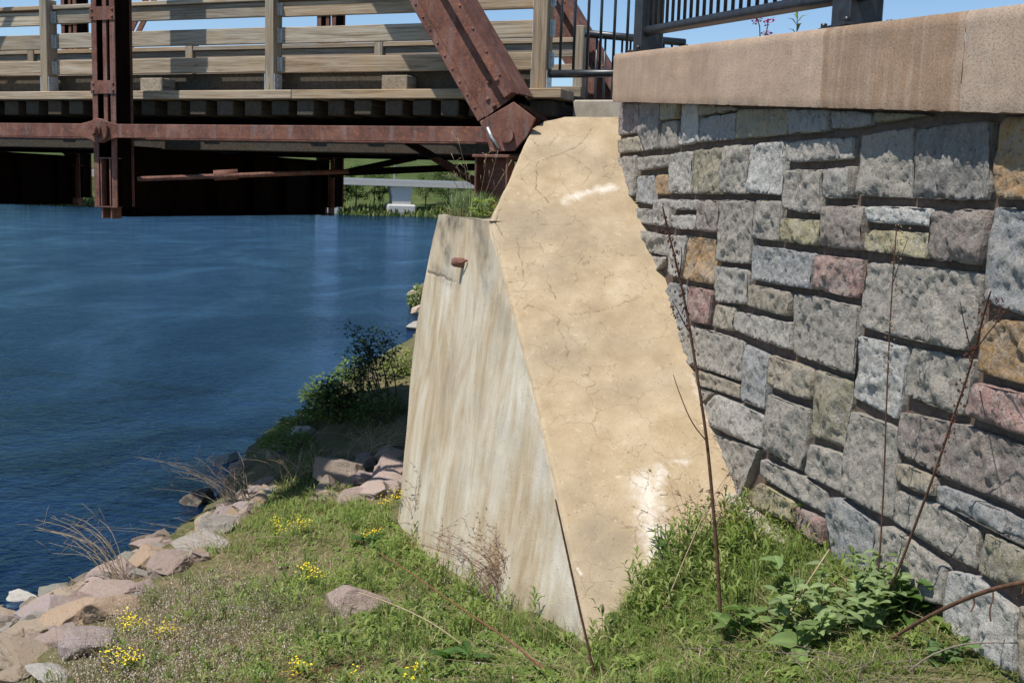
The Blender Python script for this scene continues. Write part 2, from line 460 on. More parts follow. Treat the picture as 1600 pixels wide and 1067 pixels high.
WATER_Z = -3.6
def axis(segs):
    out = [segs[0][0]]
    for a, b, st in segs: out += list(np.linspace(a, b, max(2, int(round((b - a) / st)) + 1))[1:])
    return np.array(out)
gx = axis([(-30, -8, 2), (-8, -5, .25), (-5, 3, .07), (3, 6, .4), (6, 70, 6)])
gy = axis([(-12, 2, .8), (2, 14, .075), (14, 30, .3), (30, 60, 1.5), (60, 170, 8)])
GX, GY = np.meshgrid(gx, gy); GZ = ground(GX.ravel(), GY.ravel())
nx, ny = len(gx), len(gy)
idx = np.arange(nx * ny).reshape(ny, nx)
q = np.stack([idx[:-1, :-1], idx[:-1, 1:], idx[1:, 1:], idx[1:, :-1]], -1).reshape(-1, 4)
tag(np_mesh('ground', np.stack([GX.ravel(), GY.ravel(), GZ], 1), q, mat=M['soil'], smooth=True), kind='structure')

wm = MB(); wm.add([(-900,-60,WATER_Z),(90,-60,WATER_Z),(90,185,WATER_Z),(-900,185,WATER_Z)], [(0,1,2,3)])
tag(wm.build('river_water', M['water']), kind='structure')

# far bank: a low meadow slope across the river
hx = axis([(-900, -120, 30), (-120, 60, 5), (60, 700, 30)]); hy = axis([(158, 176, 1.5), (176, 260, 6), (260, 900, 60)])
HX, HY = np.meshgrid(hx, hy)
HZ = np.interp(HY, [158, 163, 167, 180, 215, 260, 900], [-5.0, -3.9, -3.0, -2.2, 4.0, 9.0, 12.0])
HZ += .35 * np.sin(HX * .13 + HY * .05) + .2 * np.sin(HX * .41 - HY * .2)
nx, ny = len(hx), len(hy); idx = np.arange(nx * ny).reshape(ny, nx)
q = np.stack([idx[:-1, :-1], idx[:-1, 1:], idx[1:, 1:], idx[1:, :-1]], -1).reshape(-1, 4)
tag(np_mesh('far_bank', np.stack([HX.ravel(), HY.ravel(), HZ.ravel()], 1), q, mat=M['hill'], smooth=True), kind='structure')
def far_z(x, y):
    return float(np.interp(y, [158, 163, 167, 180, 215, 260, 900], [-5.0, -3.9, -3.0, -2.2, 4.0, 9.0, 12.0]) + .35*math.sin(x*.13+y*.05) + .2*math.sin(x*.41-y*.2))

# ------------------------------------------------------------------ retaining wall frame
AZ = math.atan2(370, 1700)
WD = Vector((-math.sin(AZ), math.cos(AZ), 0))            # along the wall, going away
WN = Vector((-math.cos(AZ), -math.sin(AZ), 0))           # out of the wall, towards the river
CAP0 = ray(960, 160) * (7.7 / ray(960, 160).y)           # on the cap's front face, far end
FACE0 = CAP0 - WN * .085                                   # mean front of the stones
MORT0 = FACE0 - WN * .035
def wall_sz(px, py, p0=FACE0):
    p = on_plane(px, py, p0, WN) - MORT0
    return p.dot(WD), p.z + MORT0.z
def wpos(s, z, h): 
    p = MORT0 + WD * s + WN * h; return Vector((p.x, p.y, z))

# ------------------------------------------------------------------ concrete abutment with its wing wall
T_B, T_Y0, T_Z0 = .80, 8.25, .60
TN = Vector((0, -T_B, 1)).normalized(); TP = Vector((0, T_Y0, T_Z0))
def zT(y): return T_Z0 + T_B * (y - T_Y0)
ab = thing('concrete_abutment', 'old cracked tan concrete bridge abutment with sloping wing wall beside the stone wall', 'abutment', (0.3, 6.5, -2.6))
left_px = [(880,182),(848,189),(830,201),(764,345)] + [(764 + 152 * t + 7 * math.sin(math.pi * t), 345 + 655 * t) for t in np.linspace(.06, 1, 16)]
LP = [on_plane(x, y, TP, TN) for x, y in left_px]
ly = np.array([p.y for p in LP])[::-1]; lx = np.array([p.x for p in LP])[::-1]
y_bot, y_top = 3.9, float(ly.max())
sl = (lx[0] - lx[3]) / (ly[0] - ly[3])
ly = np.concatenate([[y_bot], ly]); lx = np.concatenate([[lx[0] + sl * (y_bot - ly[1])], lx])
NR, NCOL = 560, 170
rows = np.linspace(y_top, y_bot, NR)
wallx = lambda y: (MORT0 + WD * ((y - MORT0.y) / WD.y)).x
V = np.zeros((NR, NCOL, 3))
for i, y in enumerate(rows):
    a = float(np.interp(y, ly, lx)); b = wallx(y) + .12 if y < 7.75 else wallx(7.75) + .12 + .0
    V[i, :, 0] = np.linspace(a, b, NCOL); V[i, :, 1] = y; V[i, :, 2] = zT(y)
cracks_px = [
 [(925,201),(911,221),(892,234),(871,243),(843,252),(839,265),(839,294),(849,307),(858,316)],
 [(885,241),(914,258),(925,272),(914,287),(914,298)],[(925,274),(958,280)],[(876,272),(880,287),(891,302)],
 [(783,327),(775,349),(790,373),(810,375),(814,400),(819,433)],[(823,345),(849,353),(889,347),(918,342)],
 [(834,386),(856,382),(889,386),(929,371),(951,404)],[(849,415),(863,455),(869,466)],[(823,415),(874,409),(911,408)],
 [(958,397),(995,399)],[(801,483),(827,479),(871,494),(874,514),(885,536),(885,558)],[(1000,462),(966,477),(922,488),(892,492)],
 [(794,440),(819,435)],[(804,290),(856,283),(911,277),(951,274)],[(922,478),(918,520),(905,545)],[(857,205),(872,228)],
 [(930,500),(955,520),(950,548),(965,580)],[(845,590),(870,600),(905,596),(940,612)],[(950,672),(956,690),(948,715)],[(905,560),(925,580),(968,590),(1010,585)],
 [(985,420),(1012,430),(1020,455)],[(840,540),(858,560),(850,580)]]
pts_a, pts_b, wts = [], [], []
for ci, line in enumerate(cracks_px):
    w_ = [5.2,4,3,3,5.2,2.6,2.8,3.6,2.2,4.2,4.6,4,2.6,2.0,2.8,1.8,2.2,2,2,2.2,2.4,1.8][ci] * 1e-3
    P = [on_plane(x, y, TP, TN) for x, y in line]; fine = [P[0]]
    for a, b in zip(P, P[1:]):
        n = max(2, int((b - a).length / .035))
        for k in range(1, n + 1):
            p = a.lerp(b, k / n)
            if k < n or b is not P[-1]: p = p + Vector((rng.normal(0, .008), rng.normal(0, .008), 0))
            fine.append(p)
    for k, (a, b) in enumerate(zip(fine, fine[1:])):
        pts_a.append((a.x, a.y)); pts_b.append((b.x, b.y)); wts.append(w_ * .72 * rng.uniform(.5, 1.25))
SY = math.sqrt(1 + T_B ** 2)
def segdist(P, A, B):
    best = np.full(len(P), 9.0)
    for a, b in zip(A, B):
        a = np.array(a); b = np.array(b)
        m = (np.abs(P[:, 0] - (a[0]+b[0])/2) < .12) & (np.abs(P[:, 1] - (a[1]+b[1])/2) < .12)
        if not m.any(): continue
        yield_p = P[m]; d = b - a
        t = np.clip(((yield_p - a) @ d) / max(1e-9, d @ d), 0, 1)
        dd = (yield_p - a) - t[:, None] * d; dd[:, 1] *= SY
        best[m] = np.minimum(best[m], np.sqrt((dd ** 2).sum(1)) )
    return best
Pxy = V.reshape(-1, 3)[:, :2]
crack = np.zeros(len(Pxy))
for a, b, wv in zip(pts_a, pts_b, wts):
    d = segdist(Pxy, [a], [b]); crack = np.maximum(crack, np.clip(1.25 - d / wv, 0, 1) * min(1, wv / .0042))
def blob(plist, rad):
    out = np.zeros(len(Pxy))
    P = [on_plane(x, y, TP, TN) for x, y in plist]
    for a, b in zip(P, P[1:]):
        A = np.array((a.x, a.y)); d = np.array((b.x, b.y)) - A
        t = np.clip(((Pxy - A) @ d) / max(1e-9, d @ d), 0, 1); dd = (Pxy - A) - t[:, None] * d; dd[:, 1] *= SY
        out = np.maximum(out, np.clip(1 - np.sqrt((dd ** 2).sum(1)) / (rad * 1.7), 0, 1))
    return out
white = np.maximum.reduce([blob([(1008,750),(1014,790),(1022,845),(1030,865)], .10), blob([(1030,735),(1026,760)], .05), blob([(885,312),(925,300),(955,293)], .06) * .9, blob([(1052,720),(1070,724)], .05) * .7, blob([(901,885),(908,896)], .012), blob([(975,690),(958,700)], .03) * .6,
                           blob([(1080,590),(1105,650),(1130,700)], .05) * .55, blob([(965,330),(985,370)], .03) * .4])
dirt = np.maximum.reduce([blob([(940,870),(960,900),(985,900),(930,930)], .16) * .9, blob([(830,360),(870,350)], .2) * .6, blob([(900,520),(880,540)], .22) * .55, blob([(930,830),(935,880)], .1) * .6,
                          blob([(860,420),(900,400),(930,350)], .22) * .5, blob([(930,610),(1030,600)], .12) * .35, blob([(905,960),(1000,930),(1060,880)], .14) * .7, blob([(925,250),(860,230)], .2) * .3])
Vf = V.reshape(-1, 3).copy()
h = np.array([noise.fractal(Vector((p[0] * 3, p[1] * 3, .3)), 1, 2, 4) for p in Vf[::7]]).repeat(7)[:len(Vf)] if False else .006*np.sin(Vf[:,0]*7+Vf[:,1]*3)*np.sin(Vf[:,1]*5.2) + .003*np.sin(Vf[:,0]*23+2*np.sin(Vf[:,1]*11))*np.sin(Vf[:,1]*19)
h -= crack * .006
edge = (np.arange(NCOL) < 5)
hh = h.reshape(NR, NCOL); hh[:, 0] -= .022; hh[:, 1] -= .013; hh[:, 2] -= .006; hh[:, 3] -= .002
jag = np.interp(np.arange(NR), np.arange(0, NR, 6), rng.normal(0, .0022, len(np.arange(0, NR, 6))))
Vr = Vf.reshape(NR, NCOL, 3); Vr[:, 0, 0] += jag; Vr[:, 1, 0] += jag * .7; Vr[:, 2, 0] += jag * .3
Vf = Vr.reshape(-1, 3) + hh.reshape(-1, 1) * np.array(TN)
idx = np.arange(NR * NCOL).reshape(NR, NCOL)
q = np.stack([idx[:-1, :-1], idx[1:, :-1], idx[1:, 1:], idx[:-1, 1:]], -1).reshape(-1, 4)
np_mesh('sloping_top', Vf, q, mat=M['tan'], parent=ab, smooth=True, attrs={'crack': crack, 'white': white, 'dirt': dirt})
tan_left = Vr[:, 0, :].copy() + hh[:, :1] * np.array(TN)

# river-facing side face: ruled between the tan edge and the left corner
P1 = on_plane(764, 345, TP, TN); P2 = on_plane(916, 1000, TP, TN)
P3 = ray(622, 812) * (8.6 / ray(622, 812).y)
GN = (P2 - P1).cross(P3 - P1).normalized()
if GN.x > 0: GN = -GN
gl_px = [(685,335),(676,372),(667,420),(659,462),(651,505),(645,560),(640,612),(634,690),(628,755),(622,812)]
GL = [on_plane(x, y, P1, GN) for x, y in gl_px]
GL.append(GL[-1] + (GL[-1] - GL[-3]) * 2.2)
glz = np.array([p.z for p in GL])[::-1]; glp = np.array([tuple(p) for p in GL])[::-1]
sel = tan_left[(tan_left[:, 1] <= P1.y)]
NRg, NCg = 330, 190
zt = np.linspace(P1.z, -3.3, NRg)
rz_ = sel[:, 2][::-1]
smooth_ = np.ones(25) / 25
def sm1(a):
    p = np.concatenate([np.full(12, a[0]), a, np.full(12, a[-1])]); return np.convolve(p, smooth_, 'valid')
Rraw = np.stack([np.interp(zt, rz_, sel[:, k][::-1]) for k in range(3)], 1)
R_ = np.stack([np.interp(zt, rz_, sm1(sel[:, k])[::-1]) for k in range(3)], 1)
ext = zt < rz_[0]
if ext.any():
    R_[ext] = R_[~ext][-1]; R_[ext, 2] = zt[ext]
    Rraw[ext] = Rraw[~ext][-1]; Rraw[ext, 2] = zt[ext]
R_[:, 2] = zt; Rraw[:, 2] = zt
Lg = np.stack([np.interp(zt - (P1.z - GL[0].z), glz, glp[:, k]) for k in range(3)], 1)
tt = np.linspace(0, 1, NCg)[None, :, None]
Gv = R_[:, None, :] * (1 - tt) + Lg[:, None, :] * tt
fade_ = np.clip(1 - np.arange(NCg) / 5, 0, 1)[None, :, None]
Gv = Gv + (Rraw - R_)[:, None, :] * fade_
Gf = Gv.reshape(-1, 3)
Rm = Gv[:, :, 2]
gh = .004 * np.sin(Gf[:, 1] * 6 + Gf[:, 2] * 3) * np.sin(Gf[:, 2] * 5)
gcr = np.zeros(len(Gf))
def gpt(x, y): return on_plane(x, y, P1, GN)
gc = [[(722,450),(720,480),(716,520),(714,555),(708,600),(706,640)],[(668,424),(690,432),(712,441)],[(744,560),(760,570),(775,565)],[(735,540),(726,580),(737,600),(752,596)],[(700,470),(694,500)]]
for ci, line in enumerate(gc):
    P = [gpt(x, y) for x, y in line]; fine = [P[0]]
    for a, b in zip(P, P[1:]):
        n = max(2, int((b - a).length / .04))
        fine += [a.lerp(b, k / n) + Vector((0, rng.normal(0, .006), rng.normal(0, .006))) for k in range(1, n + 1)]
    wv = [.005, .010, .003, .003, .004][ci]
    for a, b in zip(fine, fine[1:]):
        A = np.array(a); d = np.array(b) - A
        m = np.abs(Gf - (A + d / 2)).max(1) < .12
        if not m.any(): continue
        Q = Gf[m]; t = np.clip(((Q - A) @ d) / max(1e-9, d @ d), 0, 1); dd = np.sqrt((((Q - A) - t[:, None] * d) ** 2).sum(1))
        gcr[m] = np.maximum(gcr[m], np.clip(1.25 - dd / wv, 0, 1) * (1 if ci < 2 else .6))
gd = np.zeros(len(Gf))
for (x0, y0, x1, y1, r, s) in [(686,345,700,400,.10,1),(700,345,720,350,.10,1),(745,345,757,420,.14,.9),(676,420,715,445,.06,.8),(757,440,790,520,.1,.5),(700,860,790,950,.16,.55),(790,950,905,1000,.16,.6)]:
    A = np.array(gpt(x0, y0)); d = np.array(gpt(x1, y1)) - A
    t = np.clip(((Gf - A) @ d) / (d @ d), 0, 1); dd = np.sqrt((((Gf - A) - t[:, None] * d) ** 2).sum(1))
    gd = np.maximum(gd, np.clip(1.2 - dd / r, 0, 1) * s)
Gf = Gf + (gh - gcr * .008)[:, None] * np.array(GN)
Gf = Gf.reshape(NRg, NCg, 3); Gf[:, 0] = Gv[:, 0]; Gf = Gf.reshape(-1, 3)
idx = np.arange(NRg * NCg).reshape(NRg, NCg)
q = np.stack([idx[:-1, :-1], idx[:-1, 1:], idx[1:, 1:], idx[1:, :-1]], -1).reshape(-1, 4)
np_mesh('side_wall', Gf, q, mat=M['gray'], parent=ab, smooth=True, attrs={'crack': gcr, 'dirt': gd})
# seat block behind the side face, carrying the truss; left end and bench top
A_ = Vector(tuple(Lg[0])); B_ = Vector(tuple(R_[0])); zb = -4.2
E_ = Vector(tuple(Lg[-1]))
away = Vector((.358, .934, 0))
back = [A_ + away * 3.6, Vector((2.4, 8.9, A_.z)), Vector((2.4, 7.9, A_.z)), Vector((B_.x + .02, B_.y + .02, B_.z))]
sm = MB()
top = [A_, back[0], back[1], back[2], B_]
sm.add([Vector((p.x, p.y, A_.z if i not in (0, 4) else p.z)) for i, p in enumerate(top)], [tuple(range(5))])
n_ = NRg // 10
lv = [Vector(tuple(Lg[i])) for i in range(0, NRg, n_)]
for a, b in zip(lv, lv[1:]):
    sm.add([a, b, b + away * 3.6, a + away * 3.6], [(0, 1, 2, 3)])
me_ = sm.build('bearing_seat', M['backwall'], ab, world=True)
# parapet flank and end of the upper wing wall
fl = MB()
up = [Vector(tuple(p)) for p in tan_left[::12] if p[1] >= P1.y - .02]
for a, b in zip(up, up[1:]):
    fl.add([a, b, Vector((b.x + .06, b.y + .02, A_.z)), Vector((a.x + .06, a.y + .02, A_.z))], [(0, 1, 2, 3)])
fl.add([Vector((up[0].x, up[0].y, up[0].z)), Vector((1.0, y_top, up[0].z)), Vector((1.0, y_top, -1)), Vector((up[0].x, y_top, -1))], [(0, 1, 2, 3)])
fl.build('flank', M['tan'], ab, world=True)

# ------------------------------------------------------------------ stone retaining wall
rw = thing('stone_retaining_wall', 'tall retaining wall of grey and tan split stones under a sloping brown cap', 'stone wall', (2.0, 4.0, -1.6))
GREY=(.385,.35,.30); LG=(.445,.415,.37); BL=(.375,.38,.385); WH=(.58,.57,.54); TANS=(.40,.34,.25); OL=(.36,.32,.21); YE=(.46,.40,.22); OR=(.48,.29,.13); PK=(.40,.235,.205); BR=(.29,.235,.205); PU=(.31,.245,.245); DG=(.27,.255,.24)
ST = [
 (PU,[(967,161),(997,161),(997,207),(965,212)]),(DG,[(999,161),(1031,161),(1028,232),(1007,236),(998,203)]),(OL,[(1032,161),(1059,161),(1057,186),(1032,188)]),
 (GREY,[(1033,192),(1056,188),(1056,231),(1029,233)]),(WH,[(1064,163),(1089,163),(1090,222),(1057,227)]),(OL,[(1092,163),(1149,167),(1147,173),(1092,182)]),
 (BL,[(1092,185),(1147,176),(1145,217),(1092,222)]),(TANS,[(964,218),(996,213),(1003,236),(964,240)]),(GREY,[(964,247),(993,243),(991,307),(967,309)]),
 (GREY,[(996,246),(1043,242),(1043,261),(996,267)]),(BL,[(994,276),(1019,274),(1020,320),(992,315)]),(OR,[(1022,274),(1043,273),(1042,304),(1022,304)]),
 (LG,[(1046,241),(1080,236),(1078,303),(1044,301)]),(OL,[(1082,235),(1128,231),(1126,304),(1080,302)]),(GREY,[(1131,229),(1169,227),(1169,304),(1128,300)]),
 (YE,[(968,316),(992,315),(990,350),(982,348)]),(LG,[(993,326),(1020,327),(1019,352),(991,350)]),(LG,[(1022,312),(1048,312),(1047,355),(1021,352)]),
 (LG,[(1050,312),(1089,313),(1089,329),(1050,327)]),(LG,[(1050,335),(1089,337),(1087,360),(1051,355)]),(BR,[(1091,314),(1124,314),(1120,364),(1089,360)]),
 (GREY,[(1127,313),(1180,315),(1172,413),(1120,407)]),(GREY,[(985,358),(1043,368),(1043,401),(1001,390)]),(LG,[(1047,368),(1073,369),(1065,434),(1045,430)]),
 (OR,[(1075,370),(1120,376),(1115,445),(1067,435)]),(LG,[(1011,400),(1043,402),(1042,450),(1020,440)]),(BL,[(1044,441),(1072,447),(1071,516),(1049,509)]),
 (GREY,[(1030,454),(1042,455),(1041,497),(1037,484)]),(PK,[(1077,448),(1114,455),(1107,508),(1078,500)]),(TANS,[(1116,475),(1147,481),(1144,518),(1110,510)]),
 (GREY,[(1182,313),(1220,315),(1216,377),(1175,372)]),(WH,[(1172,227),(1225,220),(1223,305),(1171,301)]),(LG,[(1228,223),(1330,214),(1331,248),(1228,254)]),
 (GREY,[(1227,267),(1285,265),(1283,335),(1222,327)]),(LG,[(1287,266),(1334,261),(1330,311),(1287,308)]),(OL,[(1150,172),(1229,170),(1228,211),(1147,217)]),
 (BL,[(1232,171),(1296,172),(1295,205),(1231,211)]),(BL,[(1300,173),(1363,177),(1362,196),(1300,203)]),(OL,[(1366,176),(1450,181),(1366,193)]),
 (YE,[(1221,341),(1282,345),(1279,384),(1220,377)]),(BL,[(1175,384),(1276,397),(1272,453),(1173,436)]),(PK,[(1279,399),(1345,406),(1341,467),(1275,452)]),
 (LG,[(1117,415),(1169,422),(1167,476),(1117,471)]),(TANS,[(1171,445),(1236,457),(1234,495),(1168,478)]),(LG,[(1148,487),(1235,504),(1235,548),(1145,516)]),
 (GREY,[(1240,459),(1275,463),(1312,474),(1340,478),(1333,585),(1238,553)]),(GREY,[(1078,507),(1159,534),(1157,596),(1087,565),(1072,545)]),(GREY,[(1057,525),(1069,529),(1069,548),(1060,540)]),
 (BL,[(1162,538),(1200,556),(1195,640),(1156,624)]),(TANS,[(1095,578),(1155,602),(1154,622),(1094,597)]),(GREY,[(1096,605),(1117,614),(1117,645),(1101,631)]),
 (LG,[(1120,616),(1194,650),(1190,700),(1119,657)]),(TANS,[(1204,555),(1267,576),(1270,594),(1266,626),(1200,602)]),(OL,[(1273,578),(1330,596),(1327,622),(1319,700),(1265,679)]),
 (GREY,[(1200,616),(1264,639),(1259,706),(1250,735),(1216,713),(1193,704)]),(GREY,[(1143,683),(1187,702),(1185,790),(1160,745)]),(GREY,[(1192,717),(1249,743),(1285,769),(1286,802),(1247,780),(1189,744)]),
 (GREY,[(1263,694),(1318,711),(1311,769),(1255,741)]),(YE,[(1187,754),(1238,784),(1236,815),(1187,790)]),(PK,[(1242,791),(1283,812),(1280,852),(1242,830)]),
 (BL,[(1289,777),(1308,777),(1365,818),(1362,905),(1297,885),(1287,806)]),(GREY,[(1328,643),(1400,669),(1392,812),(1314,771),(1317,710)]),
 (BR,[(1403,643),(1477,659),(1505,665),(1600,697),(1640,714),(1640,815),(1560,780),(1458,739),(1397,704)]),(TANS,[(1400,721),(1458,745),(1459,777),(1397,752)]),
 (GREY,[(1397,766),(1458,788),(1524,828),(1521,890),(1392,815)]),(BL,[(1464,756),(1524,780),(1600,815),(1640,835),(1640,880),(1600,847),(1464,787)]),
 (GREY,[(1371,822),(1391,822),(1477,885),(1472,945),(1362,910)]),(OL,[(1537,833),(1600,861),(1645,885),(1645,935),(1600,915),(1566,914),(1525,892)]),
 (WH,[(1483,892),(1518,900),(1585,957),(1583,1052),(1562,1042),(1472,982),(1476,917)]),(TANS,[(1592,945),(1650,975),(1650,1085),(1590,1065)]),
 (GREY,[(1345,211),(1425,199),(1424,239),(1421,309),(1337,305)]),(DG,[(1432,202),(1547,190),(1542,239),(1546,287),(1543,313),(1425,310)]),(OR,[(1564,185),(1650,180),(1650,315),(1554,309),(1554,250)]),
 (BR,[(1286,322),(1352,323),(1347,392),(1281,384)]),(WH,[(1354,322),(1453,326),(1455,354),(1354,346)]),(YE,[(1351,360),(1453,365),(1450,405),(1348,391)]),(BR,[(1457,330),(1542,329),(1546,354),(1536,414),(1453,405)]),
 (BL,[(1553,329),(1560,326),(1650,330),(1650,508),(1600,492),(1537,470),(1545,400)]),(GREY,[(1356,411),(1396,413),(1446,418),(1533,428),(1525,521),(1508,548),(1396,524),(1342,510)]),
 (WH,[(1339,525),(1414,543),(1409,597),(1400,656),(1329,619),(1337,580)]),(GREY,[(1421,543),(1518,562),(1516,591),(1505,650),(1411,618)]),(OR,[(1533,512),(1547,500),(1600,504),(1650,512),(1650,612),(1600,600),(1528,580)]),
 (PK,[(1525,597),(1600,616),(1650,630),(1650,692),(1600,678),(1512,650)]),
 (LG,[(1345,1000),(1400,950),(1465,975),(1468,1060),(1400,1060)]),
]
def tuck(x, y):                                             # stones at the wing wall run on behind it
    b = np.interp(y, [290, 300, 400, 490, 620, 710, 800], [0, 962, 1000, 1040, 1090, 1140, 1185])
    return (x - 34, y - 6) if x < b + 20 else (x, y)
SZ = [(c, [wall_sz(*tuck(*p)) for p in poly]) for c, poly in ST]
# the wall goes on towards the viewer, beyond the frame
s_edge = wall_sz(1650, 600)[0]
zz = -1.75
while zz < .62:
    hgt = rng.uniform(.16, .34); s = s_edge - .02
    while s > -6.2:
        wd_ = rng.uniform(.2, .5); j = lambda: rng.normal(0, .008)
        SZ.append(([GREY, LG, BR, BL, TANS, WH, PK][rng.integers(0, 7)], [(s + j(), zz + hgt + j()), (s - wd_ + j(), zz + hgt + j()), (s - wd_ + j(), zz + j()), (s + j(), zz + j())]))
        s -= wd_ + .035
    zz += hgt + .035
def make_stone(c, poly, k):
    P = np.array(poly); n = len(P)
    # resample boundary, soften the corners, roughen the edge
    B = []
    for i in range(n):
        a, b = P[i], P[(i + 1) % n]; L = np.hypot(*(b - a)); m = max(2, int(L / .022))
        for t in range(m): B.append(a + (b - a) * (t / m))
    B = np.array(B)
    cen_ = P.mean(0); B = cen_ + (B - cen_) * (1 + .0025 / np.maximum(.05, np.hypot(*(B - cen_).T)))[:, None]
    B = .17 * np.roll(B, 1, 0) + .66 * B + .17 * np.roll(B, -1, 0)
    cen = P.mean(0); N = len(B)
    sd_ = rng.uniform(0, 100)
    B += np.array([[noise.noise(Vector((p[0]*22, p[1]*22, sd_))), noise.noise(Vector((p[0]*22, p[1]*22, sd_+9)))] for p in B]) * .006
    prd = .042 + rng.uniform(-.006, .013)
    lo, hi = B.min(0), B.max(0); step = .0145
    tilt = rng.normal(0, .03, 2); base = wpos(cen[0], cen[1], 0); gdir = rng.uniform(.3, 1.2)
    # points: a buried skirt, the arris, and a jittered lattice over the broken face
    def inset(d):
        e1 = B - np.roll(B, 1, 0); e2 = np.roll(B, -1, 0) - B; t_ = e1 + e2; nn_ = np.stack([-t_[:, 1], t_[:, 0]], 1); nn_ /= np.maximum(1e-9, np.hypot(nn_[:, 0], nn_[:, 1]))[:, None]
        area = (B[:, 0] * np.roll(B[:, 1], -1) - np.roll(B[:, 0], -1) * B[:, 1]).sum()
        return B + nn_ * d * (1 if area > 0 else -1)
    I1 = inset(.003)
    gu, gv = np.meshgrid(np.arange(lo[0], hi[0], step), np.arange(lo[1], hi[1], step))
    G_ = np.stack([gu.ravel(), gv.ravel()], 1) + rng.uniform(-.3, .3, (gu.size, 2)) * step
    # inside test with a margin
    ins = np.zeros(len(G_), bool); dmin = np.full(len(G_), 9.0)
    for p, q_ in zip(I1, np.roll(I1, -1, 0)):
        c_ = ((p[1] > G_[:, 1]) != (q_[1] > G_[:, 1]))
        with np.errstate(divide='ignore', invalid='ignore'):
            xx_ = (q_[0] - p[0]) * (G_[:, 1] - p[1]) / (q_[1] - p[1]) + p[0]
        ins ^= c_ & (G_[:, 0] < xx_)
        d_ = q_ - p; t_ = np.clip(((G_ - p) @ d_) / max(1e-12, d_ @ d_), 0, 1); dmin = np.minimum(dmin, np.hypot(*((G_ - p) - t_[:, None] * d_).T))
    k_ = ins & (dmin > .008); G_ = G_[k_]; dm = np.concatenate([np.zeros(N), dmin[k_]])
    A2 = np.concatenate([I1, G_])
    res = delaunay_2d_cdt([Vector(p) for p in A2], [], [list(range(N))], 1, 1e-6, True)
    if len(res[0]) != len(A2):
        P2 = np.array([tuple(v) for v in res[0]]); dm = np.array([dm[o[0]] if o else 0.0 for o in res[3]])
    else: P2 = A2
    vs, fs = [], [tuple(f) for f in res[2]]
    half = (hi - lo) / 2
    fac = [(rng.uniform(.003, .018), rng.normal(0, .2, 2), rng.uniform(-.6, .6, 2) * half) for _ in range(5)]
    for p, d_ in zip(P2, dm):
        rel = p - cen
        u = rel[0] * math.cos(gdir) + rel[1] * math.sin(gdir); v = -rel[0] * math.sin(gdir) + rel[1] * math.cos(gdir)
        a = noise.fractal(Vector((u * 8 + sd_, v * 8, sd_)), .8, 2.1, 3)
        r2 = abs(noise.noise(Vector((u * 20, v * 9, sd_ + 5)))) + .5 * noise.fractal(Vector((u * 42, v * 36, sd_)), .7, 2, 3)
        kf = min(1, d_ / .035)
        fl_ = min(c_ + g_ @ (rel - q0_) for c_, g_, q0_ in fac)
        fl_ = max(-.016, min(.014, fl_ + .35 * a * .012))
        hgt = prd * (.93 + .07 * min(1, d_ / .008)) + (fl_ + (r2 - .25) * .021 + a * .006) * (.45 + .55 * kf) + (rel @ tilt) * .5
        vs.append(wpos(p[0], p[1], hgt) - base)
    # skirt down into the mortar
    nb_ = len(vs); om = {}
    for i2, o in enumerate(res[3]):
        for o_ in o:
            if o_ < N: om[o_] = i2
    for p in B: vs.append(wpos(p[0], p[1], prd * .55) - base)
    for p in B: vs.append(wpos(p[0], p[1], -.03) - base)
    area = (B[:, 0] * np.roll(B[:, 1], -1) - np.roll(B[:, 0], -1) * B[:, 1]).sum()
    for i2 in range(N):
        j2 = (i2 + 1) % N
        if i2 in om and j2 in om and om[i2] != om[j2]:
            f = (om[i2], nb_ + i2, nb_ + j2, om[j2]); fs.append(f)
        fs.append((nb_ + i2, nb_ + N + i2, nb_ + N + j2, nb_ + j2))
    me = bpy.data.meshes.new('stone'); me.from_pydata([tuple(p) for p in vs], [], fs)
    me.update()
    bm_ = bmesh.new(); bm_.from_mesh(me); bmesh.ops.recalc_face_normals(bm_, faces=bm_.faces); bm_.to_mesh(me); bm_.free(); me.update()
    if sum((me.polygons[i].normal.dot(WN) for i in range(0, len(res[2]), 7)), 0.0) < 0: me.flip_normals()
    me.polygons.foreach_set('use_smooth', [i < len(res[2]) for i in range(len(fs))]); me.materials.append(M['stone']); me.update()
    f = rng.uniform(.80, 1.02)
    ob = link('stone', me, rw, 0, tuple(x * f for x in c)); ob.location = base - rw.location
    return ob
for k, (c, poly) in enumerate(SZ): make_stone(c, poly, k)
# brown mortar bed behind the stones
s_far = wall_sz(963, 210)[0]
mo = MB()
mo.prism([wpos(s_far, -2.6, 0), wpos(-6.4, -2.6, 0), wpos(-6.4, .32, 0), wpos(-4.3, .42, 0), wpos(s_far, .80, 0)], -WN * .35)
mo.build('mortar_bed', M['mortar'], rw, world=True)
# concrete footing strip showing in the grass
ft = MB()
fa = [wall_sz(1195, 790), wall_sz(1345, 925)]
ft.prism([wpos(fa[0][0] + .6, -2.3, .10), wpos(-6, -2.3, .10), wpos(-6, fa[1][1] - .06, .10), wpos(fa[1][0], fa[1][1] - .02, .10), wpos(fa[0][0] + .6, fa[0][1] - .02, .10)], -WN * .14)
ft.build('footing', M['backwall'], rw, .01, world=True)

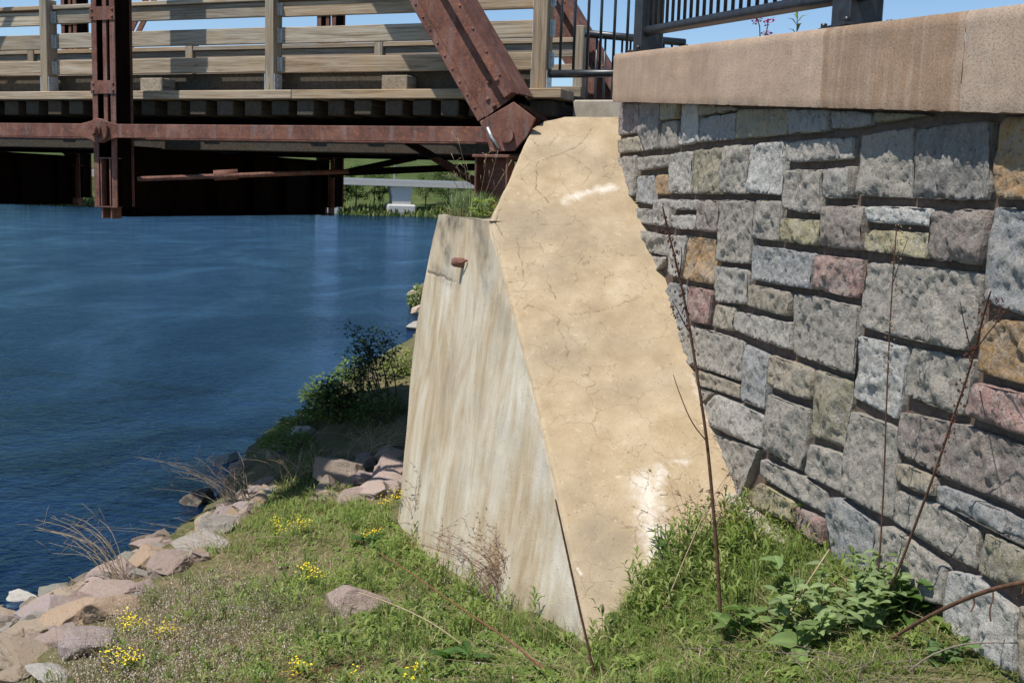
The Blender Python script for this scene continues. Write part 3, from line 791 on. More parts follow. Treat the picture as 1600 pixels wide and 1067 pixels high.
# cap stones: straight blocks following the sloping path above
def cap_sz(px, py):
    p = on_plane(px, py, CAP0, WN) - CAP0
    return p.dot(WD), p.z + CAP0.z
def cpos(s, z, h):
    p = CAP0 + WD * s + WN * h; return Vector((p.x, p.y, z))
(sa, zta), (_, zba) = cap_sz(959, 84), cap_sz(959, 158)
(sb, ztb), (sb2, zbb) = cap_sz(1595, 4), cap_sz(1590, 177)
ct = lambda s: zta + (ztb - zta) * (s - sa) / (sb - sa)
cb = lambda s: zba + (zbb - zba) * (s - sa) / (sb2 - sa)
joints = [sa] + [cap_sz(x, 120)[0] for x in (1106, 1283, 1502)] + [cap_sz(1502, 120)[0] - .75 * k for k in (1, 2, 3, 4, 5)]
ctone = [(.40,.275,.19),(.42,.30,.215),(.30,.195,.125),(.40,.30,.225),(.36,.25,.18),(.33,.22,.15),(.40,.29,.21),(.37,.26,.18)]
for k, (s0, s1) in enumerate(zip(joints, joints[1:])):
    b = MB(); e = -.0004
    NS, NZ = 40, 14
    vs, fs = [], []
    for face in range(1):
        for i in range(NS + 1):
            s = s0 - e + (s1 + e - (s0 - e)) * i / NS
            for j_ in range(NZ + 1):
                f = j_ / NZ; z = cb(s) + (ct(s) - cb(s)) * f
                hgt = .004 * noise.fractal(Vector((s * 12, z * 12, k)), .8, 2, 3)
                if j_ == NZ: hgt -= .010
                if j_ == 0: hgt -= .004 + .01 * max(0, noise.noise(Vector((s * 25, k, 3))))
                if i in (0, NS): hgt -= .0025
                vs.append(cpos(s, z - (.004 if j_ == NZ else 0) + (.006 * noise.noise(Vector((s * 20, 1, k))) if j_ == 0 else 0), hgt))
    for i in range(NS):
        for j_ in range(NZ):
            a = i * (NZ + 1) + j_; fs.append((a, a + 1, a + NZ + 2, a + NZ + 1))
    b.add(vs, fs, True)
    o0 = [vs[i * (NZ + 1) + NZ] for i in range(NS + 1)]; o1 = [vs[i * (NZ + 1)] for i in range(NS + 1)]
    bk = [p - WN * .52 for p in o0]; bk1 = [p - WN * .52 for p in o1]
    for i in range(NS):
        b.add([o0[i], bk[i], bk[i + 1], o0[i + 1]], [(0, 1, 2, 3)])
        b.add([o1[i], o1[i + 1], bk1[i + 1], bk1[i]], [(0, 1, 2, 3)])
    b.add([o0[0], o1[0], bk1[0], bk[0]], [(0, 1, 2, 3)]); b.add([o0[-1], bk[-1], bk1[-1], o1[-1]], [(0, 1, 2, 3)])
    b.build('cap_stone', M['cap'], rw, world=True, color=ctone[k])
# raised fill behind the cap
uf = MB()
for s0, s1 in ((sa - .05, -3), (-3, -7)):
    uf.add([cpos(s0, ct(s0) - .05, -.45), cpos(s1, ct(s1) - .05, -.45), cpos(s1, ct(s1) - .05, -9), cpos(s0, ct(s0) - .05, -9)], [(0, 3, 2, 1)])
tag(uf.build('upper_ground', M['soil']), kind='structure')
# ------------------------------------------------------------------ truss bridge (local frame: x along, y away, z up)
BE = Vector((.934, -.358, 0)); BA = Vector((.358, .934, 0)); BP = Vector((.145, 8.8, 0))
br = thing('truss_bridge', 'rusted steel pin truss footbridge with weathered timber railings crossing the river', 'bridge', BP, math.atan2(-.358, .934))
def L(px, py, yl):
    p = on_plane(px, py, BP + BA * yl, BA) - BP
    return p.dot(BE), p.z
def lz(px, py, yl): return L(px, py, yl)[1]
XL = -21.5
# timber
rails = [(lz(780, 109, .09), lz(780, 82.5, .09)), (lz(780, 61, .09), lz(780, 33.5, .09)), (lz(780, 15, .09), lz(780, -10, .09))]
zs0, zs1 = lz(700, 154, -.12), lz(700, 139, -.12)
post_x = [0.0] + [L(x, 100, 0)[0] for x in (421, 69)]
post_x = [0.0, post_x[1], post_x[2]]
stp = (post_x[2] - post_x[0]) / 2
post_x += [post_x[2] + stp * k for k in range(1, 8)]
for i, x in enumerate(post_x):
    wd_ = .062 if i == 0 else .045
    b = MB().box(x - wd_, x + wd_, -.005, .135, zs1, 1.70)
    po = b.build('rail_post', M['post_wood'], br, .006)
    for z0, z1 in rails:                                          # angle brackets holding the boards
        for sgn in (-1, 1):
            xx = x + sgn * (wd_ + .002); k = MB()
            k.box(xx, xx + sgn * .004, .045, .128, z0 + .005, z1 - .005)
            k.box(xx + sgn * .0045, xx + sgn * .032, .079, .0885, z0 + .008, z1 - .008)
            for zz_ in (z0 + .04, z1 - .04): k.dome((xx + sgn * .018, .079, zz_), (0, -1, 0), .007)
            k.build('bracket', M['galv'], po)
    for sgn in (-1, 1):                                           # post foot plates
        xx = x + sgn * (wd_ + .002); k = MB()
        k.box(xx, xx + sgn * .005, .0, .12, zs1 + .004, zs1 + .15)
        k.box(xx + sgn * .0055, xx + sgn * .05, .0, .12, zs1 + .003, zs1 + .009)
        for zz_ in (.05, .11): k.dome((xx + sgn * .005, .05, zs1 + zz_), (sgn, 0, 0), .008)
        k.build('foot_bracket', M['galv'], po)
    if i + 1 < len(post_x):
        x2 = post_x[i + 1]
        for z0, z1 in rails:
            t = rng.normal(0, .004)
            MB().box(x2 + .05, x - wd_ - .006, .09, .128, z0 + t, z1 + t).build('rail_board', M['rail_wood'], br, .005)
        MB().box(x2 + .001, x - .001, .066, .21, rails[2][1] + .012, rails[2][1] + .05).build('cap_board', M['rail_wood'], br, .005)
        MB().box(x2 + .0, x - .004, .21, .25, zs1 + .01, rails[0][0] + .01).build('toe_board', M['tie_wood'], br, .005)
for x0, x1 in ((post_x[1] + .3, .235), (post_x[2] - .6, post_x[1] + .297), (post_x[4], post_x[2] - .603), (post_x[6], post_x[4] - .003), (XL, post_x[6] - .003)):
    MB().box(x0, x1, -.12, .20, zs0, zs1).build('sill_timber', M['rail_wood'], br, .006)
for px0, px1 in ((220, 256), (597, 637)):
    a, b_ = L(px0, 130, .03)[0], L(px1, 130, .03)[0]
    MB().box(a, b_, .02, .2, zs1 + .002, lz(610, 118, .03)).build('spacer_block', M['green_wood'], br, .006)
zt1 = zs0 - .004; zt0 = lz(540, 182.5, -.01)
tie_px = [(830,866),(776,806),(735,765),(693,721),(649,678),(605,632),(559,586),(517,543),(470,496),(427,454),(387,413),(344,369),(303,328),(264,285),(226,247),(186,208),(150,172),(113,135),(82,103),(45,65),(11,33)]
tx = []
for a, b_ in tie_px:
    x0, x1 = L(a, 168, -.01)[0], L(b_, 168, -.01)[0]; m = (x0 + x1) / 2; tx.append((m, max(.13, x1 - x0)))
st2 = (tx[-1][0] - tx[0][0]) / (len(tx) - 1)
while tx[-1][0] > XL: tx.append((tx[-1][0] + st2, .14))
for m, wv in tx:
    yo = rng.uniform(-.02, .02); dz = rng.uniform(0, .012)
    MB().box(m - wv / 2, m + wv / 2, -.055 + yo, 2.86, zt0 + dz, zt1 - .001).build('tie', M['tie_wood'], br, .008)
dk = MB().box(XL, .2, .26, 2.7, zt1 + .002, zt1 + .06); dk.build('deck', M['tie_wood'], br)
# far side railing
fy = 2.74
far_r = [(lz(860, 89, fy), lz(860, 67.5, fy)), (lz(860, 121, fy), lz(860, 100, fy))]
fz0 = lz(860, 153, fy); fz1 = lz(860, 136, fy)
fpx = [L(903, 100, fy)[0], L(591, 80, fy)[0], L(295, 80, fy)[0]]
fs_ = (fpx[2] - fpx[0]) / 2
fpx += [fpx[2] + fs_ * k for k in range(1, 7)]
for i, x in enumerate(fpx):
    MB().box(x - .052, x + .052, fy - .0, fy + .13, fz1, lz(903, 40, fy)).build('rail_post', M['post_wood'], br, .006)
    if i + 1 < len(fpx):
        MB().box(fpx[i + 1] + .001, x - .001, fy + .008, fy + .16, lz(860, 67, fy), lz(860, 59.5, fy)).build('cap_board', M['rail_wood'], br, .004) if False else MB().box(fpx[i + 1] + .055, x - .055, fy + .008, fy + .12, lz(860, 67, fy), lz(860, 59.5, fy)).build('cap_board', M['rail_wood'], br, .004)
        for z0, z1 in far_r: MB().box(fpx[i + 1] + .055, x - .055, fy + .04, fy + .08, z0, z1).build('rail_board', M['rail_wood'], br, .005)
MB().box(XL, fpx[0] + .06, fy - .05, fy + .18, fz0, fz1).build('sill_timber', M['rail_wood'], br, .006)
MB().box(XL, .28, .04, .15, lz(500, 238, .04), lz(500, 205, .04)).build('nailer_timber', M['tie_wood'], br, .006)
# steel stringers under the ties
zst = zt0 - .004; zsb = lz(600, 236, .34)
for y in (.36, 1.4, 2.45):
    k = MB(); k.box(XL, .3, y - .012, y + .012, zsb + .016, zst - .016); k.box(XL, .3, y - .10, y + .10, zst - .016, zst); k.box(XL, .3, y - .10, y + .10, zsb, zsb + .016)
    k.build('stringer', M['shaded_rust'], br)

YT = -.57                                                    # near truss plane
YF = 3.12                                                    # far truss plane
PAN = -3.57
xe1 = L(160, 207, YT - .04)[0]
PAN = xe1 + .0
xs = L(795, 213, YT - .1)[0]
zpin = lz(160, 205, YT - .04)
zt_ = 6.2
panels = [xe1 + (xe1 - xs) * k for k in range(0, 6)]
def eyebar(y, x0, x1, z0, z1, bh, th, name='eyebar', head=.105, mat='rust', parent=br):
    a, b_ = Vector((x0, 0, z0)), Vector((x1, 0, z1)); d = (b_ - a); Ln = d.length; d /= Ln; u = Vector((-d.z, 0, d.x))
    k = MB(); pol = []
    for c, sg in ((a, -1), (b_, 1)):
        for i in range(13):
            t = -math.pi * .72 + 2 * math.pi * .72 * i / 12
            pol.append(c + d * math.cos(t) * head * sg + u * math.sin(t) * head * sg)
        q = Ln - head * 1.6
        if sg < 0: pol += [a + d * head * 1.7 - u * bh / 2, b_ - d * head * 1.7 - u * bh / 2]
        else: pol += [b_ - d * head * 1.7 + u * bh / 2, a + d * head * 1.7 + u * bh / 2]
    k.prism([(p.x, y - th / 2, p.z) for p in pol], (0, th, 0))
    return k.build(name, M[mat], parent, .004)
bh = lz(450, 194, YT - .05) - lz(450, 217, YT - .05)
for yy in (0, YF - YT):
    for j, off in enumerate((-.055, .215)):
        eyebar(YT + yy + off, panels[0] + .002, xs - .02, zpin, zpin - .0, bh, .028)
        for a, b_ in zip(panels, panels[1:]):
            eyebar(YT + yy + off - .034, b_, a, zpin, zpin, bh, .028)
# pins with nuts
for yb in (YT, YF):
    for x in panels[:5]:
        k = MB().cyl((x, yb - .16, zpin), (x, yb + .42, zpin), .032, n=14)
        k.cyl((x, yb - .135, zpin), (x, yb - .092, zpin), .056, n=6)
        k.cyl((x, yb - .175, zpin), (x, yb - .136, zpin), .040, n=14)
        k.build('pin', M['rust'], br)
def vertical(yb, x, full=True, front=-1, parent=br):
    zbot = lz(160, 322, YT)
    for sgn in (-1, 1):
        xx = x + sgn * .098; k = MB()
        k.box(xx - .006, xx + .006, yb, yb + .20, zbot, zt_); k.build('post_web', M['shaded_rust'], br); k = MB()
        ox = xx + sgn * .0065 if False else xx
        k.box(xx - .027, xx + .027, yb - .011, yb - .0005, zbot, zt_)       # front leg
        k.box(xx - .027, xx + .027, yb + .2005, yb + .211, zbot, zt_)
        k.build('post_channel', M['rust'], br)
    k = MB().box(x - .006, x + .034, yb - .008, yb + .012, zpin + .05, zt_); k.build('tension_bar', M['rust'], br)
    z0 = lz(160, 147, YT)
    for kk in range(0, 12):
        zz_ = z0 + kk * .62
        b = MB().box(x - .135, x + .135, yb - .020, yb - .0115, zz_, zz_ + .112)
        for sx in (-.108, .108):
            for dz in (.028, .086): b.dome((x + sx, yb - .020, zz_ + dz), (0, -1, 0), .014)
        b.build('batten_plate', M['rust'], br)
    # hanger below the pin
    zh0, zh1 = lz(160, 322, YT), lz(160, 248, YT)
    h = MB()
    h.box(x - .125, x + .125, yb + .05, yb + .07, zh0, zh1)
    h.build('gusset_plate', M['shaded_rust'], br)
    for sx in (-.10, -.048, .05):
        g = MB().box(x + sx - .006, x + sx + .006, yb - .012, yb + .048, zh0 + .004, zh1); g.build('gusset_angle', M['rust'], br)
    rv = MB()
    for sx in (-.075, .086):
        for q_ in range(5): rv.dome((x + sx, yb + .05, zh0 + .035 + q_ * .085), (0, -1, 0), .014)
    for q_ in range(3): rv.dome((x + .015, yb + .05, zh0 + .04 + q_ * .11), (0, -1, 0), .014)
    tag(rv.build('rivet', M['rust'], br), kind='stuff')
    MB().box(x - .125, x + .125, yb - .015, yb + .049, zh1, zh1 + .010).build('gusset_edge', M['rust'], br)
    t = MB().box(x - .125, x + .125, yb - .015, yb + .049, zh0 - .010, zh0); t.build('gusset_edge', M['rust'], br)
    MB().box(x - .06, x - .046, yb + .0, yb + .12, lz(160, 341, YT), zh0 - .011).build('hanger_tail', M['rust'], br)
    t = MB().box(x + .040, x + .054, yb + .0, yb + .12, lz(160, 341, YT), zh0 - .011); t.build('hanger_tail', M['rust'], br)
for x in panels[:5]:
    vertical(YT, x); vertical(YF, x)
zfb0, zfb1 = lz(205, 339, -.4), zsb - .02
for x in panels[:5]:
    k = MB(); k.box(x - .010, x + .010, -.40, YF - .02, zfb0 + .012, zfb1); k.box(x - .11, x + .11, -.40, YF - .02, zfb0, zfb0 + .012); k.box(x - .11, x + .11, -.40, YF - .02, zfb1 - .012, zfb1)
    f = k.build('floor_beam', M['shaded_rust'], br)
    k = MB()
    for y in np.arange(-.3, YF - .1, .62):
        MB().box(x + .011, x + .075, y, y + .011, zfb0 + .013, zfb1 - .013).build('stiffener', M['shaded_rust'], f)
    for y in (YF - .12,):
        for q_ in range(5): k.dome((x + .012, y, zfb0 + .06 + q_ * .1), (1, 0, 0), .018)
    tag(k.build('rivet', M['shaded_rust'], f), kind='stuff')
# inclined end posts
def end_post(yb, detail=True):
    e0, e1 = L(746, 190, YT - .06), L(635, 0, YT - .06); f0, f1 = L(815, 161, YT - .06), L(724, 0, YT - .06)
    A0, A1, B0, B1 = Vector((e0[0], 0, e0[1])), Vector((e1[0], 0, e1[1])), Vector((f0[0], 0, f0[1])), Vector((f1[0], 0, f1[1]))
    d = ((A1 - A0).normalized() + (B1 - B0).normalized()).normalized(); u = Vector((d.z, 0, -d.x)); wdt = (B0 - A0).dot(u)
    Ln = (zt_ - A0.z) / d.z; o = A0
    def pr(f0_, f1_, y0, y1, l0=0, l1=None):
        l1 = Ln if l1 is None else l1
        pol = [o + u * (f0_ * wdt) + d * l0, o + u * (f1_ * wdt) + d * l0, o + u * (f1_ * wdt) + d * l1, o + u * (f0_ * wdt) + d * l1]
        return MB().prism([(p.x, yb + y0, p.z) for p in pol], (0, y1 - y0, 0))
    web = pr(.03, .9, 0, .012); w_ob = web.build('end_post_web', M['rust'], br)
    lo = pr(0, .17, -.022, -.001); lo2 = pr(0, .025, -.0, .30)
    lw = lo.build('lower_angle', M['rust'], br, .003); lo2.build('lower_plate', M['shaded_rust'], br)
    r = MB()
    for l in np.arange(.1, Ln, .115):
        p = o + u * (.085 * wdt) + d * l; r.dome((p.x, yb - .022, p.z), (0, -1, 0), .0105)
    tag(r.build('rivet', M['rust'], lw), kind='stuff')
    upk = pr(.80, 1.0, -.12, -.001); ua = upk.build('upper_flange', M['rust'], br, .004)
    pr(.985, 1.03, .0, .32).build('cover_plate', M['rust'], br)
    pr(.03, .9, .28, .292).build('end_post_web', M['shaded_rust'], br)
    r = MB()
    for l in np.arange(.16, Ln, .2):
        p = o + u * (.965 * wdt) + d * l; r.dome((p.x, yb - .12, p.z), (0, -1, 0), .011)
    for l, f_ in ((.03, .45), (.10, .40), (.05, .7), (.2, .6), (.14, .86)):
        p = o + u * (f_ * wdt) + d * l; r.dome((p.x, yb - .001 if f_ < .8 else yb - .12, p.z), (0, -1, 0), .02)
    tag(r.build('rivet', M['rust'], ua), kind='stuff')
    return o, d, u, wdt, Ln
for yb in (YT - .03, YF - .03):
    o_, d_, u_, w_, Ln_ = end_post(yb)
    # pin plate and shoe
    gp = [L(x, y, YT - .13) for x, y in ((752,191),(805,160),(839,186),(826,214),(806,236),(768,238),(764,219),(757,203))]
    k = MB().prism([(a, yb - .135, b_) for a, b_ in gp], (0, .022, 0)); pp = k.build('pin_plate', M['rust'], br, .004)
    k = MB(); cx, cz = L(796, 213, YT - .13)
    k.cyl((cx, yb - .165, cz), (cx, yb - .136, cz), .052, n=18); k.build('pin_head', M['rust'], pp)
    k = MB().prism([(a, yb - .02, b_) for a, b_ in gp], (0, .25, 0)); k.build('pin_block', M['shaded_rust'], br)
    xl, zl = L(747, 242, YT - .1); xr = L(802, 240, YT - .1)[0]; zseat = A_.z
    k = MB(); k.box(xl - .01, xr, yb - .16, yb + .36, zl - .022, zl); k.box(xl + .0, xr - .01, yb - .02, yb - .005, zseat + .02, zl - .0225)
    k.box(xl + .004, xl + .02, yb - .14, yb - .0205, zseat + .02, zl - .0225); k.box(xr - .03, xr - .014, yb - .14, yb - .0205, zseat + .02, zl - .0225)
    k.box(xl - .02, xr + .02, yb - .17, yb + .36, zseat - .002, zseat + .0195); k.build('pedestal', M['rust'], br, .004)
    xq, zq = L(765, 200, YT - .15); xq2, zq2 = L(783, 232, YT - .15)
    MB().tube([(xq, yb - .16, zq), ((xq + xq2) / 2 - .01, yb - .165, (zq + zq2) / 2), (xq2, yb - .15, zq2)], .012).build('conduit', M['galv'], br)
    xt = (o_ + d_ * Ln_ + u_ * w_ * .5).x
    MB().box(XL, xt + .2, yb - .02, yb + .3, zt_ - .05, zt_ + .28).build('top_chord', M['rust'], br)
    for i in range(4):
        for off in (.06, .2):
            eyebar(yb + off, panels[i + 1] + .001, panels[i], zpin, zt_ + .1, .075, .02, 'diagonal_bar', .09)
# sway rods and braces below the deck
a = L(215, 280, -.42); b_ = L(545, 268, .45)
rod = MB().tube([(a[0], -.42, a[1]), (b_[0], .45, b_[1])], .022, 8).build('sway_rod', M['rust'], br)
t0, t1 = L(334, 274.5, -.1), L(372, 272.5, 0.02)
k = MB().cyl((t0[0], -.10, t0[1]), (t1[0], .02, t1[1]), .046, n=8)
k.build('turnbuckle', M['rust'], rod)
a = L(628, 226, -.35); b_ = L(742, 291, -.35)
a2 = Vector((a[0], -.3, a[1])); b2 = Vector((b_[0], -.35, b_[1]))
k = MB(); dz_ = Vector((0, 0, .055)); k.prism([a2, b2, b2 + dz_, a2 + dz_], (0, .012, 0)); k.prism([a2 + dz_, b2 + dz_, b2 + dz_ + Vector((0, 0, .008)), a2 + dz_ + Vector((0, 0, .008))], (0, .05, 0)); k.build('brace_angle', M['shaded_rust'], br)
a, b_ = L(518, 274, 1.0), L(650, 246, 1.0); MB().tube([(a[0], 1.0, a[1]), (b_[0], 1.0, b_[1])], .03, 6).build('sway_rod', M['shaded_rust'], br)
a, b_ = L(540, 270, 1.6), L(745, 261, 1.6); MB().tube([(a[0], 1.6, a[1]), (b_[0], 1.6, b_[1])], .035, 6).build('sway_rod', M['shaded_rust'], br)
# back wall of the abutment under the end of the deck
bwz = lz(930, 156, .12)
k = MB()
cs = [BP + BE * .26 + BA * .10, BP + BE * 2.2 + BA * .10, BP + BE * 2.2 + BA * 3.6, BP + BE * .26 + BA * 3.6]
k.prism([Vector((p.x, p.y, -2.5)) for p in cs], (0, 0, bwz + 2.5))
k.build('back_wall', M['backwall'], ab, .015, world=True)
# anchor bolt sticking out of the side wall
bp = gpt(722, 411)
k = MB().cyl(bp - GN * .02, bp + GN * .055, .036, .034, n=10); k.dome(bp + GN * .055, GN, .034, 10)
bo = k.build('anchor_bolt', M['rust'], ab, world=True)
b3 = bp + GN * .05
k = MB().tube([b3, b3 + Vector((.04, -.05, .0)), b3 + Vector((.085, -.09, .02))], .009, 7); me_ = k
ob = me_.build('bent_rod', M['rust'], None); ob.data.transform(Matrix.Translation(-Vector(ab.location))); ob.parent = bo

# ------------------------------------------------------------------ black metal railings
def railing(name, label, pts_fn, posts, u0, u1, zb, zt, gap, loc, pr=.03, br_=.0085):
    t = thing(name, label, 'railing', loc)
    for u in posts:
        k = MB(); c = pts_fn(u); z0 = zb(u)
        k.cyl(Vector((c.x, c.y, z0)), Vector((c.x, c.y, zt(u) + .03)), .06, n=4)
        k.build('post', M['black'], t, .004, world=True)
    def pipe(zf, r, nm):
        P = []
        for i in range(9):
            u = u0 + (u1 - u0) * i / 8; c = pts_fn(u); P.append(Vector((c.x, c.y, zf(u))))
        MB().tube(P, r, 12).build(nm, M['black'], t, world=True)
    return t, pipe
# railing standing on the wall cap
rl = thing('cap_railing', 'black metal railing with round rails standing on the brown wall cap', 'railing', cpos(sa - .5, ct(sa - .5), -.2))
H_IN = -.17
def cap_on(px, py, h):
    p = on_plane(px, py, CAP0 + WN * h, WN) - CAP0
    return p.dot(WD), p.z + CAP0.z
s1 = cap_on(1012, 76, H_IN)[0]; s2 = cap_on(1338, 38, H_IN)[0]
ps = [s1, s2, s2 - (s1 - s2), s2 - 2 * (s1 - s2)]
for s in ps:
    k = MB(); zz_ = ct(s)
    base = [cpos(s + a, zz_ - .01, H_IN + b_) for a, b_ in ((-.08, -.08), (.08, -.08), (.08, .08), (-.08, .08))]
    k.prism(base, (0, 0, 1.2)); po = k.build('post', M['black'], rl, .006, world=True)
    k = MB(); k.prism([cpos(s + a, zz_ + .0, H_IN + b_) for a, b_ in ((-.12, -.12), (.12, -.12), (.12, .12), (-.12, .12))], (0, 0, .014))
    for a, b_ in ((-.10, -.10), (.10, -.10), (.10, .10), (-.10, .10)):
        p = cpos(s + a, zz_ + .014, H_IN + b_); k.cyl(p, p + Vector((0, 0, .02)), .014, n=6)
    k2 = k.build('base_plate', M['black'], None); k2.data.transform(Matrix.Translation(-Vector(rl.location))); k2.parent = po
ra = cap_on(1006, 48, H_IN + .07); rb = cap_on(1300, -5, H_IN + .07)
rz = lambda s: ra[1] + (rb[1] - ra[1]) * (s - ra[0]) / (rb[0] - ra[0])
for i in range(3):
    x0, x1 = ps[i] + (.035 if i == 0 else -.06), ps[i + 1] - (.0)
    P = [cpos(x0 + (x1 - x0) * t / 6, rz(x0 + (x1 - x0) * t / 6), H_IN + .03) for t in range(7)]
    MB().tube(P, .033, 14).build('bottom_rail', M['black'], rl, world=True)
    P = [p + Vector((0, 0, .95)) for p in P]
    MB().tube(P, .033, 14).build('top_rail', M['black'], rl, world=True)
    nb = int((ps[i] - ps[i + 1] - .16) / .105)
    for j_ in range(nb):
        s = ps[i] - .125 - j_ * .105; p = cpos(s, rz(s), H_IN + .03)
        MB().cyl(p, p + Vector((0, 0, .95)), .0105, n=8).build('baluster', M['black'], rl, world=True)
# short panel between the last wooden post and the cap railing
lk = thing('link_railing', 'short black baluster panel between the wooden end post and the wall cap', 'railing', BP + BE * .5 + Vector((0, 0, .9)))
zr = lz(900, 115.5, .06); xw = L(842, 119, .06)[0]
P = [BP + BE * u + BA * .06 + Vector((0, 0, zr)) for u in (xw, .5, 1.0)]
MB().tube(P, .031, 14).build('bottom_rail', M['black'], lk, world=True)
MB().tube([p + Vector((0, 0, .98)) for p in P], .031, 14).build('top_rail', M['black'], lk, world=True)
for px in (853, 876.5, 897.5, 918.5, 938.5, 959.5, 980):
    u = L(px, 60, .06)[0]; p = BP + BE * u + BA * .06 + Vector((0, 0, zr))
    MB().cyl(p, p + Vector((0, 0, .98)), .0115, n=8).build('baluster', M['black'], lk, world=True)
# railing on the other side of the path
fr = thing('far_railing', 'black baluster railing beyond the path seen behind the weathered wooden post', 'railing', BP + BE * 1.2 + BA * 2.8 + Vector((0, 0, .7)))
pa = ray(914, 53) * (10.75 / ray(914, 53).y); pb = ray(1070, 67) * (11.0 / ray(1070, 67).y)
MB().tube([pa, pb], .036, 14).build('top_rail', M['black'], fr, world=True)
MB().tube([pa - Vector((0, 0, .95)), pb - Vector((0, 0, .95))], .033, 12).build('bottom_rail', M['black'], fr, world=True)
for k_ in range(12):
    t = (k_ + .45) / 12; p = pa.lerp(pb, t)
    MB().cyl(p - Vector((0, 0, .95)), p, .011, n=8).build('baluster', M['black'], fr, world=True)
p = pb; MB().cyl(p - Vector((0, 0, 1.3)), p - Vector((0, 0, .02)), .035, n=8).build('post', M['black'], fr, world=True)

# ------------------------------------------------------------------ road bridge across the river
fb = thing('road_bridge', 'pale concrete road bridge far across the river with flared pier', 'bridge', (-18, 168, WATER_Z))
def fp(px, py, Y): return ray(px, py) * (Y / ray(px, py).y)
YB = 162.0
zd0, zd1 = fp(620, 291, YB).z, fp(620, 280.5, YB).z
k = MB()
dl = [Vector((-95, 150, 0)), Vector((60, 178, 0))]; dd_ = (dl[1] - dl[0]).normalized(); dn_ = Vector((-dd_.y, dd_.x, 0))
def dline(t): return dl[0] + dd_ * t
Ltot = (dl[1] - dl[0]).length
k.prism([dl[0] + dn_ * 1.3 + Vector((0, 0, zd0)), dl[1] + dn_ * 1.3 + Vector((0, 0, zd0)), dl[1] + dn_ * 10 + Vector((0, 0, zd0)), dl[0] + dn_ * 10 + Vector((0, 0, zd0))], (0, 0, zd1 - zd0 - .35))
k.build('deck', M['far_concrete'], fb, world=True)
k = MB(); k.prism([dl[0] - dn_ * .3 + Vector((0, 0, zd1 - .345)), dl[1] - dn_ * .3 + Vector((0, 0, zd1 - .345)), dl[1] + dn_ * .1 + Vector((0, 0, zd1 - .345)), dl[0] + dn_ * .1 + Vector((0, 0, zd1 - .345))], (0, 0, .4)); k.build('parapet', M['far_concrete'], fb, world=True)
def pier(px, wscale=1):
    r = ray(px, 305); 
    # intersection with deck front line
    t = None
    A = np.array([[dd_.x, -r.x], [dd_.y, -r.y]]); sol = np.linalg.solve(A, np.array([-dl[0].x, -dl[0].y])); c = dline(sol[0])
    c = c + dn_ * 1.8
    hw, hb = 1.4 * wscale, 2.2 * wscale
    k = MB()
    def ring(w0, dep, z): return [c + dd_ * (-w0) + Vector((0, 0, z)), c + dd_ * w0 + Vector((0, 0, z)), c + dd_ * w0 + dn_ * dep + Vector((0, 0, z)), c - dd_ * w0 + dn_ * dep + Vector((0, 0, z))]
    zf = WATER_Z + 1.75
    rs = ring(hw * 1.25, 7, zd0 - .002) + ring(hw, 7, zd0 - 1.6) + ring(hw, 7, zf)
    f = []
    for a in (0, 4):
        for i in range(4): f.append((a + i, a + 4 + i, a + 4 + (i + 1) % 4, a + (i + 1) % 4))
    k.add(rs, f); ob = k.build('pier', M['far_concrete'], fb, world=True)
    c = c - dn_ * .5
    k = MB(); k.prism(ring(hb, 8, WATER_Z - 2), (0, 0, 2 + 1.74)); ob2 = k.build('pier_base', M['far_concrete'], fb, .25, world=True)
pier(629); pier(512, .8)
lp = thing('street_lamp', 'slim pale lamp post standing on the far concrete road bridge', 'street lamp', fp(616, 281, 166))
k = MB().cyl(lp.location, Vector(lp.location) + Vector((0, 0, 8)), .11, .07, n=8); k.build('pole', M['galv'], lp, world=True)
k = MB(); tp = Vector(lp.location) + Vector((0, 0, 8)); k.tube([tp, tp + Vector((.8, 0, .25)), tp + Vector((1.6, 0, .25))], .06, 6); k.box(tp.x + 1.3, tp.x + 2.0, tp.y - .15, tp.y + .15, tp.z + .15, tp.z + .26); k.build('arm', M['galv'], lp, world=True)
# ------------------------------------------------------------------ riprap rocks
def rock_mesh(seed, sub=3):
    r = np.random.default_rng(seed)
    bm = bmesh.new(); bmesh.ops.create_icosphere(bm, subdivisions=sub, radius=1.0)
    cuts = [(Vector(r.normal(0, 1, 3)).normalized(), r.uniform(.38, .72)) for _ in range(13)]
    so_ = r.uniform(0, 50)
    for v in bm.verts:
        for n, d in cuts:
            e = v.co.dot(n) - d
            if e > 0: v.co -= n * e * .985
        q = v.co * 2.2 + Vector((so_, 0, 0))
        v.co += v.co.normalized() * (noise.fractal(q, .9, 2.1, 5) * .05 + abs(noise.noise(v.co * 5 + Vector((so_, 3, 1)))) * .05 + noise.noise(v.co * 13 + Vector((so_, 3, 1))) * .018)
    me = bpy.data.meshes.new('rock'); bm.to_mesh(me); bm.free()
    me.polygons.foreach_set('use_smooth', [False] * len(me.polygons)); me.materials.append(M['rock']); me.update()
    return me
RM = [rock_mesh(100 + k, 4) for k in range(9)]
RK = dict(tan=(.50,.39,.28), orange=(.50,.355,.24), pink=(.49,.37,.325), purple=(.43,.345,.335), grey=(.42,.39,.355), white=(.62,.60,.54), green=(.35,.345,.285), dark=(.10,.085,.07), brown=(.27,.215,.175))
